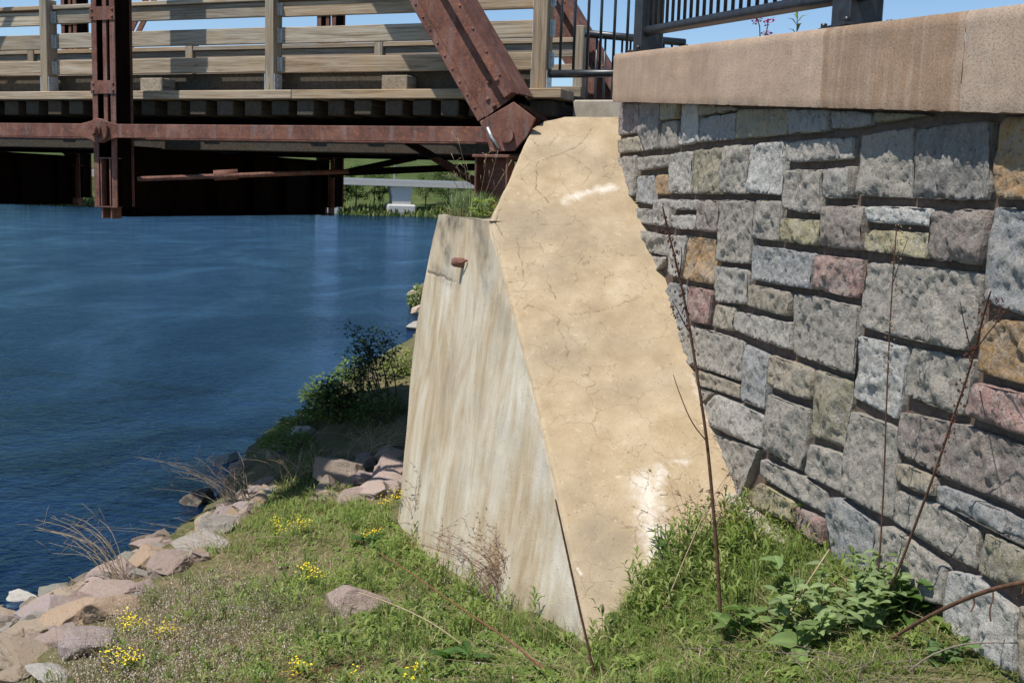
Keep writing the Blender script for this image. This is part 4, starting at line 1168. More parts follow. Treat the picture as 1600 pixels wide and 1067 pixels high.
def rock(px, py, wp, hp, c, label, sink=.18, group='riprap rocks on the river bank', flat=.75, z=None):
    if z is None: p = to_ground(px, py + hp * .15)
    else: d = ray(px, py); p = d * (z / d.z)
    dist = p.y; wm_ = wp / F_PX * dist * .98; hm = max(.42 * wm_, hp / F_PX * dist * .98 * 1.15)
    o = bpy.data.objects.new('rock', RM[rng.integers(0, len(RM))]); col.objects.link(o)
    o.scale = (wm_ * rng.uniform(.95, 1.08), wm_ * rng.uniform(.75, 1.0), min(hm, wm_ * 1.1) * flat)
    o.location = (p.x, p.y, p.z + hm * (.35 - sink)); o.rotation_euler = (rng.normal(0, .14), rng.normal(0, .14), rng.uniform(0, 6.28))
    f = rng.uniform(.92, 1.1); o.color = (*[x * f for x in RK[c]], 1)
    tag(o, label, 'rock', group)
ROCKS = [
 (29,942,48,24,'white','pale cream flat topped rock at the waterline, leftmost in the water',.2),
 (14,968,40,32,'tan','tan rock at the left picture edge just above the cream rock'),
 (91,922,44,26,'green','greenish grey rounded rock at the waterline below the small dry bush'),
 (84,938,58,20,'tan','long low tan rock under the greenish waterline rock'),
 (120,929,32,20,'tan','small beige rock between the greenish rock and the dry grass'),
 (72,957,84,30,'purple','long purple grey slab behind the cream waterline rock'),
 (122,947,46,32,'pink','dusty pink rock next to the long purple slab'),
 (148,916,38,26,'tan','buff rock leaning against the big pale boulder at the water'),
 (127,909,24,20,'brown','brown cube shaped rock at the water edge under dry stems'),
 (182,903,62,40,'pink','big pale pink boulder where dry grass arches over the water'),
 (188,932,68,38,'pink','wide pinkish grey boulder below the arching dry grass'),
 (148,938,34,32,'grey','grey rock wedged between the dusty pink and pinkish grey boulders'),
 (200,872,28,22,'green','green grey rock by the water above the tan boulder'),
 (237,879,58,44,'orange','blocky tan orange boulder behind the dark weed stalk'),
 (237,856,46,24,'pink','flat pinkish rock on top of the tan orange boulder'),
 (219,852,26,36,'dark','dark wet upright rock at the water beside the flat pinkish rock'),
 (248,841,34,20,'brown','brown rock at the water edge above the flat pinkish rock'),
 (276,887,50,42,'pink','rough pink boulder right of the tan orange boulder'),
 (335,832,50,38,'grey','grey pink boulder in the middle of the rock row'),
 (362,818,42,26,'pink','tilted pink slab on the middle boulder of the row'),
 (384,803,26,26,'pink','small pink rock above the tilted pink slab'),
 (406,785,26,32,'orange','orange beige rock at the upper end of the rock row'),
 (311,853,70,34,'grey','long grey boulder half buried in dry grass'),
 (351,727,52,30,'green','pale green grey boulder standing at the water beyond the brush'),
 (376,735,34,24,'brown','brown boulder touching the pale green grey one at the water'),
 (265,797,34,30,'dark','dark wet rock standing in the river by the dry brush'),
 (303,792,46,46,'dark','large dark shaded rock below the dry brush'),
 (20,1002,44,44,'tan','tan angular block at the left picture edge, low down'),
 (95,976,84,44,'orange','broad orange pink boulder in the middle of the lower rock pile'),
 (58,988,56,38,'tan','yellowish tan boulder between the left block and the broad orange pink boulder'),
 (162,958,76,50,'orange','pointed orange tan boulder nearest the yellow flowers'),
 (88,1003,70,34,'pink','flat pink slab under the broad orange pink boulder'),
 (156,1008,66,56,'purple','large grey purple boulder at the grass edge'),
 (46,1020,74,36,'tan','low tan slab in the lower left corner'),
 (12,1024,34,34,'brown','brown rock low at the left picture edge'),
 (80,1056,70,34,'white','whitish rock cut by the bottom picture edge'),
 (3,988,20,30,'brown','dark brown sliver of rock at the left picture edge'),
 (20,1060,50,30,'tan','tan stone in the bottom left corner'),
 (312,872,36,24,'pink','pink stone sunk in grass below the long grey boulder'),
 (318,838,30,26,'tan','tan stone left of the grey pink boulder'),
 (541,746,74,62,'brown','angular dark brown boulder standing on edge beside the abutment'),
 (607,738,54,34,'pink','pink boulder touching the left side of the concrete abutment'),
 (592,768,76,36,'pink','broad pink boulder in front of the angular brown boulder'),
 (519,778,36,18,'tan','flat tan stone at the foot of the angular brown boulder'),
 (552,954,82,46,'pink','rounded grey pink boulder alone in the grass'),
 (480,676,40,22,'grey','grey flat rock on the far shore grass below the dark shrub'),
 (436,711,32,16,'brown','small brown rock in shaded grass by the river'),
 (492,652,24,22,'tan','tan rock among weeds at the foot of the dark shrub'),
 (410,691,24,12,'dark','dark wet rock lying alone in the river',.3),
 (570,722,40,32,'brown','brown broken rock behind the angular dark brown boulder'),(508,766,34,28,'brown','brown wedge of rock left of the angular dark brown boulder'),(563,778,40,26,'pink','pink broken stone between the angular and the broad boulder'),(620,770,30,30,'pink','pinkish rock touching the concrete below the pink boulder'),(560,752,36,40,'purple','grey purple slab leaning on the angular dark brown boulder'),(606,712,40,22,'tan','pale tan slab among dead reeds by the concrete'),

 (651,452,16,7,'tan','topmost pale rock of the far heap beside the abutment',.2),(647,460,18,9,'tan','second pale rock down in the far heap beside the abutment',.2),(652,470,18,9,'grey','grey rock in the middle of the far heap beside the abutment',.2),
 (650,487,18,12,'tan','tan rock low in the far heap beside the abutment',.2),(648,511,16,12,'grey','lowest grey rock of the far heap beside the abutment',.2)]
for r in ROCKS: rock(*r[:6], sink=(r[6] if len(r) > 6 else .16), z=(WATER_Z + .05 if r[1] < 520 or r[0] in (410,) else None))
used_ = set()
for k in range(190):                                          # small filler rocks of the same bank, one by one
    t = rng.uniform(0, 1) ** .9; o_ = rng.uniform(-6, 78 - 50 * t)
    px = np.interp(t, [0, .25, .5, .75, 1], [0, 105, 205, 300, 425]) + rng.normal(0, 8); py = np.interp(t, [0, .25, .5, .75, 1], [962, 922, 878, 838, 742]) + o_
    wpx = rng.uniform(14, 38) * (1.15 - .35 * t)
    c_ = ['tan', 'pink', 'grey', 'orange', 'purple', 'brown'][rng.integers(0, 6)]
    nb = min(ROCKS[:40], key=lambda r: (r[0] - px) ** 2 + (r[1] - py) ** 2); ws = nb[5].split()
    ends = [i for i, w_ in enumerate(ws) if w_ in ('rock', 'boulder', 'slab', 'block', 'stone', 'sliver')]
    side = 'left' if px < nb[0] - 6 else 'right' if px > nb[0] + 6 else ('above' if py < nb[1] else 'below')
    side = dict(left='left of', right='right of', above='behind', below='in front of')[side]
    lb_ = f"{'tiny' if wpx < 20 else 'small' if wpx < 30 else 'smallish'} {c_} stone {side} the {' '.join(ws[:(ends[0] if ends else 4) + 1])}"
    if lb_ in used_: continue
    used_.add(lb_); rock(px, py, wpx, wpx * .7, c_, lb_, .3, 'small gap stones in the riprap')

# ------------------------------------------------------------------ vegetation builders
def blades(P, hd, h, lean, w0, w1, tint, two=True, curl=.5):
    """tapered bent blades: 5 vertices each (base pair, middle pair, tip)"""
    n = len(P); d = np.stack([np.cos(hd), np.sin(hd), np.zeros(n)], 1); s = np.stack([-np.sin(hd), np.cos(hd), np.zeros(n)], 1)
    up = np.array([0, 0, 1.0]); h = np.broadcast_to(h, n); lean = np.broadcast_to(lean, n); w0 = np.broadcast_to(w0, n); w1 = np.broadcast_to(w1, n)
    base = P; mid = P + up * (h * .62)[:, None] + d * (lean * .36)[:, None]; tip = P + up * (h * (1 - .25 * curl))[:, None] + d * lean[:, None]
    V = np.stack([base - s * (w0 / 2)[:, None], base + s * (w0 / 2)[:, None], mid + s * (w1 / 2)[:, None], mid - s * (w1 / 2)[:, None], tip], 1).reshape(-1, 3)
    o = (np.arange(n) * 5)[:, None]
    Q = o + np.array([[0, 1, 2, 3]]); T = o + np.array([[3, 2, 4]])
    C = np.repeat(tint, 5, axis=0)
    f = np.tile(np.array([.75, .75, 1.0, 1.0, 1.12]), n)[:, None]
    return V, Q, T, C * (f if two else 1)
class Veg:
    def __init__(self): self.V, self.Q, self.T, self.C, self.n = [], [], [], [], 0
    def add(self, r):
        V, Q, T, C = r; self.V.append(V); self.Q.append(Q + self.n); self.T.append(T + self.n); self.C.append(C); self.n += len(V); return self
    def build(self, name, mat, parent=None):
        return np_mesh(name, np.concatenate(self.V), np.concatenate(self.Q), np.concatenate(self.T), mat, parent, True, np.clip(np.concatenate(self.C), 0, 1))
def leaf(p, d, ln, wd, tint, droop=.3):
    """single folded leaf: two quads along a bent midrib plus tip; returns arrays as blades()"""
    d = Vector(d).normalized(); s = d.cross(Vector((0, 0, 1)));
    s = s.normalized() if s.length > 1e-4 else Vector((1, 0, 0)); u = s.cross(d)
    b = Vector(p); m = b + d * ln * .5 + u * ln * .06; t = b + d * ln + Vector((0, 0, -droop * ln))
    f = u * wd * .22
    V = [b, m + s * wd * .5 + f, m, m - s * wd * .5 + f, t, b.lerp(m, .45) + s * wd * .36 + f * .7, b.lerp(m, .45) - s * wd * .36 + f * .7, m.lerp(t, .5) + s * wd * .3 + f * .4, m.lerp(t, .5) - s * wd * .3 + f * .4]
    V = np.array([tuple(x) for x in V])
    Q = np.array([[0, 5, 1, 2], [0, 2, 3, 6], [2, 1, 7, 4], [2, 4, 8, 3]])
    C = np.tile(np.array(tint), (9, 1)) * rng.uniform(.85, 1.15)
    return V, Q, np.zeros((0, 3), int), C
def tint(n, a, b, jit=.15):
    t = rng.uniform(0, 1, (n, 1)); return (np.array(a) * (1 - t) + np.array(b) * t) * rng.uniform(1 - jit, 1 + jit, (n, 1))
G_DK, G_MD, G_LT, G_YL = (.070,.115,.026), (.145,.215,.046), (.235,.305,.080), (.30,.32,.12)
S_PL, S_TN, S_BR = (.42,.35,.23), (.27,.20,.115), (.12,.078,.045)
def clear(x, y, z, m=0.0):
    """True where the ground is free (not inside the abutment or the wall)"""
    wx = MORT0.x + WD.x * (y - MORT0.y) / WD.y + m
    ok = x < np.where(y < 7.75, wx + .01, 99)
    gy_ = np.clip((y - P2.y) / (P3.y - P2.y), -9, 9); gxl = P2.x + (P3.x - P2.x) * gy_
    inside = (z < T_Z0 + T_B * (y - T_Y0) + .02) & (x > gxl - .03) & (y > 4.6)
    rear = (y > P3.y) & (y < 13.5) & (x > P3.x + (y - P3.y) * .38 - .05)
    return ok & ~inside & ~rear & (z > WATER_Z + .08)
def scatter(n, x0, x1, y0, y1, dens=None):
    x = rng.uniform(x0, x1, n); y = rng.uniform(y0, y1, n); z = ground(x, y); k = clear(x, y, z)
    if dens is not None: k &= rng.uniform(0, 1, n) < dens(x, y, z)
    return np.stack([x[k], y[k], z[k] - .004], 1)
def patch(x, y, f, s=0.0):
    return .5 + .25 * (np.sin(x * f + s + 1.3 * np.sin(y * f * .7 + s)) + np.sin(y * f * 1.1 - s * 2 + 1.7 * np.sin(x * f * .6 + 2 + s)))
def drown(x, y, z): return np.clip((z + 3.53) / .12, 0, 1)        # bare rock near the water
rocky = lambda x, y: np.clip((x - (-2.55 + .03 * (y - 6))) / .5, 0, 1)   # fades out over the riprap
green_w = lambda x, y: np.clip((x + 2.15 + .35 * np.sin(y * 2.1)) / 1.1, 0.15, 1)
gr = Veg()
def gadd(P, h0, h1, l0, l1, w, ca, cb, curl=.5, veg=None):
    n = len(P)
    if not n: return
    (veg or gr).add(blades(P, rng.uniform(0, 6.283, n), rng.uniform(h0, h1, n), rng.uniform(l0, l1, n), w * rng.uniform(.7, 1.1, n), w * rng.uniform(.6, 1.1, n), tint(n, ca, cb), curl=curl))
# short turf in front
P = scatter(150000, -3.2, 1.9, 3.6, 9.0, lambda x, y, z: (.25 + .75 * patch(x, y, 4.2)) * green_w(x, y) * rocky(x, y))
gadd(P[:len(P)//2], .015, .05, .02, .06, .0042, G_MD, G_LT); gadd(P[len(P)//2:], .015, .045, .02, .07, .004, G_LT, G_YL)
# tufts of longer grass
C_ = scatter(300, -2.6, 1.7, 3.7, 9, lambda x, y, z: green_w(x, y) * rocky(x, y))
P = np.repeat(C_, 34, 0); P[:, :2] += rng.normal(0, .035, (len(P), 2)); P[:, 2] = ground(P[:, 0], P[:, 1]) - .004; P = P[clear(P[:, 0], P[:, 1], P[:, 2])]
gadd(P, .06, .16, .03, .10, .0045, G_DK, G_LT)
# lush strip between the sloping wall and the stones
right = lambda x, y, z: np.clip((x - .25 - (5.0 - y) * .12) / .35, 0, 1)
def hgt_scale(P):                                           # tall against the tan wall, cropped elsewhere
    return np.clip(.38 + (P[:, 1] - 4.45) / 1.0 + .25 * (patch(P[:, 0], P[:, 1], 6, 5) - .5), .3, 1.0)
def gadd_s(P, h0, h1, l0, l1, w, ca, cb):
    n = len(P); k = hgt_scale(P)
    gr.add(blades(P, rng.uniform(0, 6.283, n), rng.uniform(h0, h1, n) * k, rng.uniform(l0, l1, n) * np.sqrt(k), w * rng.uniform(.7, 1.1, n), w * rng.uniform(.6, 1.1, n), tint(n, ca, cb)))
P = scatter(62000, .1, 1.9, 3.2, 6.0, lambda x, y, z: right(x, y, z) * (.35 + .65 * patch(x, y, 5.5, 2)))
gadd_s(P, .04, .11, .02, .09, .0038, G_MD, G_LT); gadd_s(P[::3], .06, .14, .04, .11, .004, G_MD, G_LT); gadd_s(P[::6], .04, .12, .05, .14, .0036, S_TN, G_YL)
# bank further back, coarser
P = scatter(60000, -3.9, -.4, 8.5, 21, lambda x, y, z: drown(x, y, z) * (.2 + .8 * patch(x, y, 2.0, 1)) * np.where(y < 14.2, np.clip((x + 2.75 - .1 * (y - 9) * .3) / .4, 0.03, 1), 1))
gadd(P, .03, .11, .04, .12, .009, G_MD, G_LT); gadd(P[::3], .04, .14, .05, .16, .009, G_LT, G_YL)
P = scatter(16000, -4.2, .3, 18, 46, lambda x, y, z: drown(x, y, z)); gadd(P, .12, .5, .05, .25, .025, G_MD, G_LT)
tag(gr.build('grass', M['leaf']), 'green grass and low turf covering the bank around the abutment', 'grass', kind='stuff')
# dry thatch
dr = Veg()
P = scatter(52000, -3.6, 1.7, 3.6, 9.2, lambda x, y, z: np.maximum(1.12 - green_w(x, y), np.clip((4.35 - y) / .4, 0, .7)) * np.clip(rocky(x, y) + .12, 0, 1) * (.25 + .75 * patch(x, y, 3, 4)))
gadd(P, .008, .08, .05, .18, .0035, S_PL, S_TN, .9, dr)
P = scatter(9000, -3.0, 1.6, 3.6, 8, lambda x, y, z: patch(x, y, 5, 2) * rocky(x, y)); gadd(P, .006, .06, .06, .2, .0035, S_TN, S_BR, .9, dr)
P = scatter(4500, -2.6, -.7, 9.6, 13, lambda x, y, z: patch(x, y, 2.4, 6)); gadd(P, .01, .06, .08, .25, .007, S_TN, S_BR, .9, dr)
c = to_ground(590, 700); n = 900
P = np.stack([rng.normal(c.x, .45, n), rng.normal(c.y + .2, .5, n)], 1); P = np.concatenate([P, ground(P[:, 0], P[:, 1])[:, None]], 1); P = P[clear(P[:, 0], P[:, 1], P[:, 2])]
gadd(P, .03, .25, .2, .6, .010, S_PL, S_TN, .9, dr)
tag(dr.build('dead_grass', M['straw']), 'flattened straw coloured dead grass lying through the turf', 'dead grass', kind='stuff')
# broad-leaved ground cover
gc_ = Veg()
C_ = np.concatenate([scatter(3400, -2.3, .4, 3.8, 10.5, lambda x, y, z: green_w(x, y) * (patch(x, y, 4.2, 3) > .36) * rocky(x, y)), scatter(260, .2, 1.6, 3.6, 5.4, right)])
for p in C_:
    nl = rng.integers(5, 10); a0 = rng.uniform(0, 6.28); big = rng.uniform(.03, .075)
    for q_ in range(nl):
        a = a0 + q_ * 2.4; e = rng.uniform(.15, .8)
        gc_.add(leaf(p + np.array([0, 0, .008]), (math.cos(a), math.sin(a), e), big * rng.uniform(.7, 1.2), big * rng.uniform(.28, .5), G_MD if rng.uniform() < .6 else G_LT, .35))
tag(gc_.build('leafy_ground_cover', M['leaf']), 'low leafy weeds mixed into the green turf', 'weeds', kind='stuff')
# upright leafy shoots along the walls
sh = Veg()
C_ = np.concatenate([scatter(900, .15, 1.75, 3.9, 6.1, lambda x, y, z: right(x, y, z) * .5), scatter(260, .2, 1.2, 4.7, 5.7, right), scatter(3000, -2.4, .6, 3.7, 11, lambda x, y, z: green_w(x, y) * rocky(x, y) * (patch(x, y, 3.3, 9) > .45) * .8), scatter(420, -.9, .3, 4.4, 8.6, lambda x, y, z: .35 * np.clip(1 - (P2.x + (P3.x - P2.x) * (y - P2.y) / (P3.y - P2.y) - x) / .55, 0, 1))])
for p in C_:
    H = rng.uniform(.08, .22) * float(np.clip(.45 + (p[1] - 4.4), .4, 1)) * (1 if p[0] > .1 else .75); lx_, ly_ = rng.normal(0, .04, 2); nl = int(H / .016)
    tc = (G_DK, G_MD, G_LT, G_LT, G_YL)[rng.integers(0, 5)]
    for q_ in range(nl):
        t = (q_ + 1) / nl; a = q_ * 2.4 + rng.normal(0, .3); ll = .085 * (1 - .55 * abs(t - .55)) * rng.uniform(.7, 1.1)
        sh.add(leaf(p + np.array([lx_ * t, ly_ * t, H * t]), (math.cos(a), math.sin(a), .75 + t * .5), ll, ll * .19, tc, .25))
tag(sh.build('leafy_shoots', M['leaf']), 'fresh narrow leaved shoots growing along the foot of the walls', 'weeds', kind='stuff')
# fine dry weeds with tiny pale seed heads
fw = Veg()
C_ = scatter(13000, -2.9, .2, 3.7, 7.4, lambda x, y, z: (1.05 - green_w(x, y)) * np.clip(rocky(x, y) + .05, 0, 1) * (.2 + .8 * patch(x, y, 3.1, 7)))
n = len(C_); H = rng.uniform(.06, .24, n); hd = rng.uniform(0, 6.28, n); ln_ = rng.uniform(.01, .08, n)
fw.add(blades(C_, hd, H, ln_, np.full(n, .0022), np.full(n, .0016), tint(n, S_TN, S_BR)))
for k in range(7):
    t = rng.uniform(.45, 1.0, n); p = C_ + np.stack([np.cos(hd) * ln_ * t + rng.normal(0, .014, n), np.sin(hd) * ln_ * t + rng.normal(0, .014, n), H * t * .85], 1)
    fw.add(blades(p, rng.uniform(0, 6.28, n), np.full(n, .007), np.full(n, .004), np.full(n, .005), np.full(n, .0065), tint(n, (.56,.50,.43), (.30,.23,.18)), False))
tag(fw.build('dry_seed_weeds', M['straw']), 'haze of fine dry weeds with tiny pale seed heads left of the turf', 'dry weeds', kind='stuff')

# ------------------------------------------------------------------ single plants
def px_line(pts, y0, y1=None):
    """trace a stem standing on a depth that runs from y0 (foot) to y1 (tip)"""
    y1 = y0 if y1 is None else y1; out = []
    for i, (x, y) in enumerate(pts):
        f = i / (len(pts) - 1); d = ray(x, y); out.append(d * ((y0 + (y1 - y0) * f) / d.y))
    return out
def smooth_line(P, it=2):
    for _ in range(it):
        Q = [P[0]]
        for a, b in zip(P, P[1:]): Q += [a.lerp(b, .25), a.lerp(b, .75)]
        P = Q + [P[-1]]
    return P
def stalk(name, label, cat, foot_px, pts, mat, r0, r1, branches=(), seeds=None, dy=0.0, group=None, seedmat='seed'):
    f = to_ground(*foot_px); pts = [foot_px] + list(pts)
    P = px_line(pts, f.y, f.y + dy); P[0] = f - Vector((0, 0, .02)); P = smooth_line(P)
    t = thing(name, label, cat, f, 0, group)
    n = len(P); MB().tube(P, [r0 + (r1 - r0) * i / (n - 1) for i in range(n)], 7).build('stem', M[mat], t, world=True)
    for b in branches:
        q = smooth_line(px_line(b, f.y + dy * .5, f.y + dy)); m = len(q)
        MB().tube(q, [r1 * 1.1 + (r1 * .35 - r1 * 1.1) * i / (m - 1) for i in range(m)], 5).build('branch', M[mat], t, world=True)
    if seeds:
        k = MB()
        for line, dens, spread, sz in seeds:
            q = px_line(line, f.y + dy * .6, f.y + dy)
            for a, b in zip(q, q[1:]):
                for _ in range(int(dens * (b - a).length)):
                    c = a.lerp(b, rng.uniform()) + Vector(rng.normal(0, spread, 3)); r = sz * rng.uniform(.5, 1.2)
                    k.add([c + Vector((r, 0, 0)), c + Vector((-r * .5, r * .8, 0)), c + Vector((-r * .5, -r * .8, 0)), c + Vector((0, 0, r * 1.3)), c - Vector((0, 0, r * 1.3))], [(0, 1, 3), (1, 2, 3), (2, 0, 3), (1, 0, 4), (2, 1, 4), (0, 2, 4)])
        tag(k.build('seed_cluster', M[seedmat], t, world=True), kind='stuff')
    return t
stalk('dry_stalk', 'tall reddish brown dry dock stalk with seed clusters before the tan wall edge', 'stalk', (1127,985), [(1123,905),(1115,800),(1105,690),(1093,610),(1082,540),(1070,470),(1055,405),(1040,345),(1035,322)], 'bark', .0085, .003,
      [[(1078,520),(1066,500),(1056,478),(1050,470)],[(1062,430),(1066,400),(1064,385)],[(1105,690),(1080,660),(1060,610),(1052,585)]],
      [([(1080,530),(1068,462),(1055,405),(1038,335)], 170, .012, .006),([(1060,500),(1050,475)], 120, .008, .005),([(1100,640),(1080,530)], 40, .008, .005)], -.1)
stalk('dry_stick', 'bare dark dry stick leaning against the front corner of the concrete', 'stick', (932,1062), [(918,1005),(905,950),(892,890),(880,835),(868,780)], 'bark', .0065, .0035)
stalk('thin_stalk', 'thin straight dry stalk with a pale seed head near the white stone', 'stalk', (1366,945), [(1374,880),(1381,760),(1386,600),(1393,460),(1401,355)], 'bark', .004, .002, [[(1396,440),(1410,395),(1420,370)],[(1398,420),(1385,385)]],
      [([(1386,590),(1396,440),(1402,350)], 110, .010, .004),([(1398,400),(1412,345)], 160, .016, .004)], -.22, seedmat='pale_stem')
stalk('leaning_stalk', 'dark dry stalk leaning right across the stone wall with seedy top', 'stalk', (1368,962), [(1400,900),(1432,815),(1462,735),(1490,650),(1515,580),(1535,500),(1548,455)], 'bark', .006, .0025, [[(1525,545),(1560,500),(1578,478)],[(1520,560),(1505,500),(1500,470)]],
      [([(1462,735),(1500,625),(1530,510)], 130, .008, .005),([(1530,510),(1550,470),(1570,485)], 200, .02, .004)], -.75)
# sprigs and leaning stems
def free_stem(name, label, cat, pts, y0, y1, mat, r0, r1, group=None, branches=()):
    P = smooth_line(px_line(pts, y0, y1)); t = thing(name, label, cat, P[0], 0, group); n = len(P)
    MB().tube(P, [r0 + (r1 - r0) * i / (n - 1) for i in range(n)], 7).build('stem', M[mat], t, world=True)
    for b, ya, yb_ in branches:
        q = smooth_line(px_line(b, ya, yb_)); MB().tube(q, [r1 * .35] * len(q), 5).build('twig', M[mat], t, world=True)
    return t
free_stem('dry_cane', 'thick brown dry cane leaning into the picture at the lower right', 'cane', [(1392,998),(1440,968),(1500,938),(1555,918),(1625,905)], 3.78, 3.1, 'bark', .0062, .0085, branches=[([(1520,930),(1524,942),(1517,955)], 3.5, 3.5), ([(1550,918),(1553,932),(1546,952),(1548,970)], 3.4, 3.4), ([(1595,908),(1600,925),(1588,935)], 3.2, 3.2)])
free_stem('grey_twig', 'curved grey twig lying over grass in the bottom right corner', 'twig', [(1395,1072),(1440,1030),(1490,1008),(1535,1003),(1590,1004)], 3.55, 3.3, 'twig', .004, .002, branches=[([(1510,1006),(1535,990),(1555,992)], 3.4, 3.4)])
free_stem('straw_stem', 'straight straw yellow stem leaning right in front of the footing strip', 'stem', [(1175,1058),(1215,990),(1255,920),(1296,858)], 3.95, 4.15, 'pale_stem', .0045, .003)
free_stem('pale_stem', 'pale dry stem crossing behind the tall dock stalk', 'stem', [(1022,985),(1050,920),(1078,852),(1108,785),(1150,720)], 4.7, 4.9, 'pale_stem', .0035, .0016, branches=[([(1108,785),(1070,735),(1045,690)], 4.8, 4.9), ([(1100,800),(1150,790),(1180,770)], 4.8, 5.0), ([(1060,890),(1020,862),(990,845)], 4.7, 4.7)])
free_stem('arched_straw', 'arched dry grass stem in front at the bottom, upper of the two', 'stem', [(965,1068),(1005,1040),(1060,1017),(1120,1015),(1190,1025)], 4.35, 4.3, 'pale_stem', .004, .003, 'arched straw stems at the bottom')
free_stem('arched_straw', 'arched dry grass stem at the bottom, lower and thicker of the two', 'stem', [(1030,1072),(1080,1048),(1140,1034),(1210,1026),(1260,1035)], 4.2, 4.15, 'pale_stem', .005, .0035, 'arched straw stems at the bottom')
free_stem('red_stem', 'reddish dry stem lying down the slope left of the concrete corner', 'stem', [(590,862),(650,900),(720,950),(790,995),(850,1045)], 6.0, 4.4, 'red_stem', .003, .005)
free_stem('straw_stem', 'long straw stem lying across the turf right of the lone boulder', 'stem', [(560,925),(620,945),(680,975),(720,1005)], 5.6, 4.9, 'pale_stem', .003, .003)
# dry brush by the concrete side and by the water
def brush(name, label, foot_px, n, hgt, spread, mat, r, lean=(0, 0), seeds=False, cat='dry brush'):
    f = to_ground(*foot_px); t = thing(name, label, cat, f); k = MB(); s = MB()
    for i in range(n):
        b = f + Vector((rng.normal(0, spread * .35), rng.normal(0, spread * .35), 0)); b.z = g1(b.x, b.y) - .01
        H = hgt * rng.uniform(.5, 1); dx, dy = rng.normal(lean[0], spread), rng.normal(lean[1], spread * .6)
        P = smooth_line([b, b + Vector((dx * .25, dy * .25, H * .5)), b + Vector((dx * .7, dy * .7, H * .85)), b + Vector((dx * 1.25, dy * 1.25, H * .95))], 1)
        k.tube(P, [r * (1 - .7 * j / (len(P) - 1)) for j in range(len(P))], 4)
        for _ in range(3):
            a = P[rng.integers(2, len(P))]; e = a + Vector((rng.normal(0, .06), rng.normal(0, .06), rng.uniform(.0, .1))) * (hgt / .4)
            k.tube([a, a.lerp(e, .5) + Vector((0, 0, .01)), e], [r * .45, r * .35, r * .2], 3)
            if seeds:
                for _ in range(4):
                    c = a.lerp(e, rng.uniform(.4, 1)); q = .004 * rng.uniform(.7, 1.8) * (hgt / .3)
                    s.add([c + Vector((q, 0, 0)), c + Vector((-q, q, 0)), c + Vector((0, -q, q))], [(0, 1, 2)])
    tag(k.build('stems', M[mat], t, world=True), kind='stuff')
    if seeds: tag(s.build('seed_heads', M['pale_stem'], t, world=True), kind='stuff')
brush('dry_brush', 'clump of thin reddish dry stems against the shaded side of the concrete', (800,945), 42, .42, .16, 'red_stem', .0022, (-.22, .15), True)
brush('dry_brush', 'sparse dry weed at the far left corner of the concrete', (655,845), 14, .55, .10, 'bark', .0022, (.05, 0), True)
brush('dry_brush', 'tangle of grey dry brush hanging over the water beyond the rocks', (372,792), 40, .5, .3, 'twig', .004, (-.35, .1), True)
brush('dry_brush', 'small silvery dry bush at the waterline above the green rock', (100,912), 20, .22, .14, 'twig', .0025, (-.1, 0), True)
brush('dry_grass_clump', 'pale dry grass arching over the river beside the pink boulder', (190,912), 16, .55, .12, 'pale_stem', .004, (-.42, .05), cat='dry grass')
brush('dry_brush', 'dry stems lying in front of the dark shrub by the river', (470,748), 36, .35, .3, 'pale_stem', .004, (.1, 0))
brush('dry_brush', 'dead reeds heaped behind the angular brown boulder', (575,722), 40, .4, .35, 'pale_stem', .005, (.2, .1))
brush('dry_brush', 'grey dead stems in the foreground grass at the left', (330,1010), 30, .16, .25, 'twig', .0018, (0, 0), True)
brush('dry_brush', 'thin dry weeds in front of the lower tan wall', (1085,865), 26, .42, .18, 'bark', .0016, (.05, 0), True)
brush('dry_brush', 'dead stems on the concrete seat beside the truss shoe', (712,332), 1, .3, .1, 'pale_stem', .002) if False else None
brush('dry_brush', 'brown dead stems lying in the foreground below the oval leaf clump', (1330,1062), 26, .10, .22, 'twig', .0022, (.05, 0))
brush('dry_brush', 'matted straw in the bottom foreground left of the two arched stems', (880,1055), 30, .07, .25, 'pale_stem', .0022, (0, 0))
brush('dry_brush', 'reddish dead straw patch at the bottom left of centre', (500,1056), 34, .05, .28, 'red_stem', .0022, (.1, 0))
brush('dry_brush', 'grey weed stems with pale heads low on the left slope', (420,960), 44, .2, .28, 'twig', .0016, (0, 0), True)
brush('dry_brush', 'grey weed stems with pale heads beside the lone boulder', (470,985), 36, .18, .22, 'twig', .0016, (0, 0), True)
brush('dry_brush', 'tangled dry weeds at the upper edge of the rocks', (345,860), 36, .25, .3, 'pale_stem', .0022, (0, 0), True)
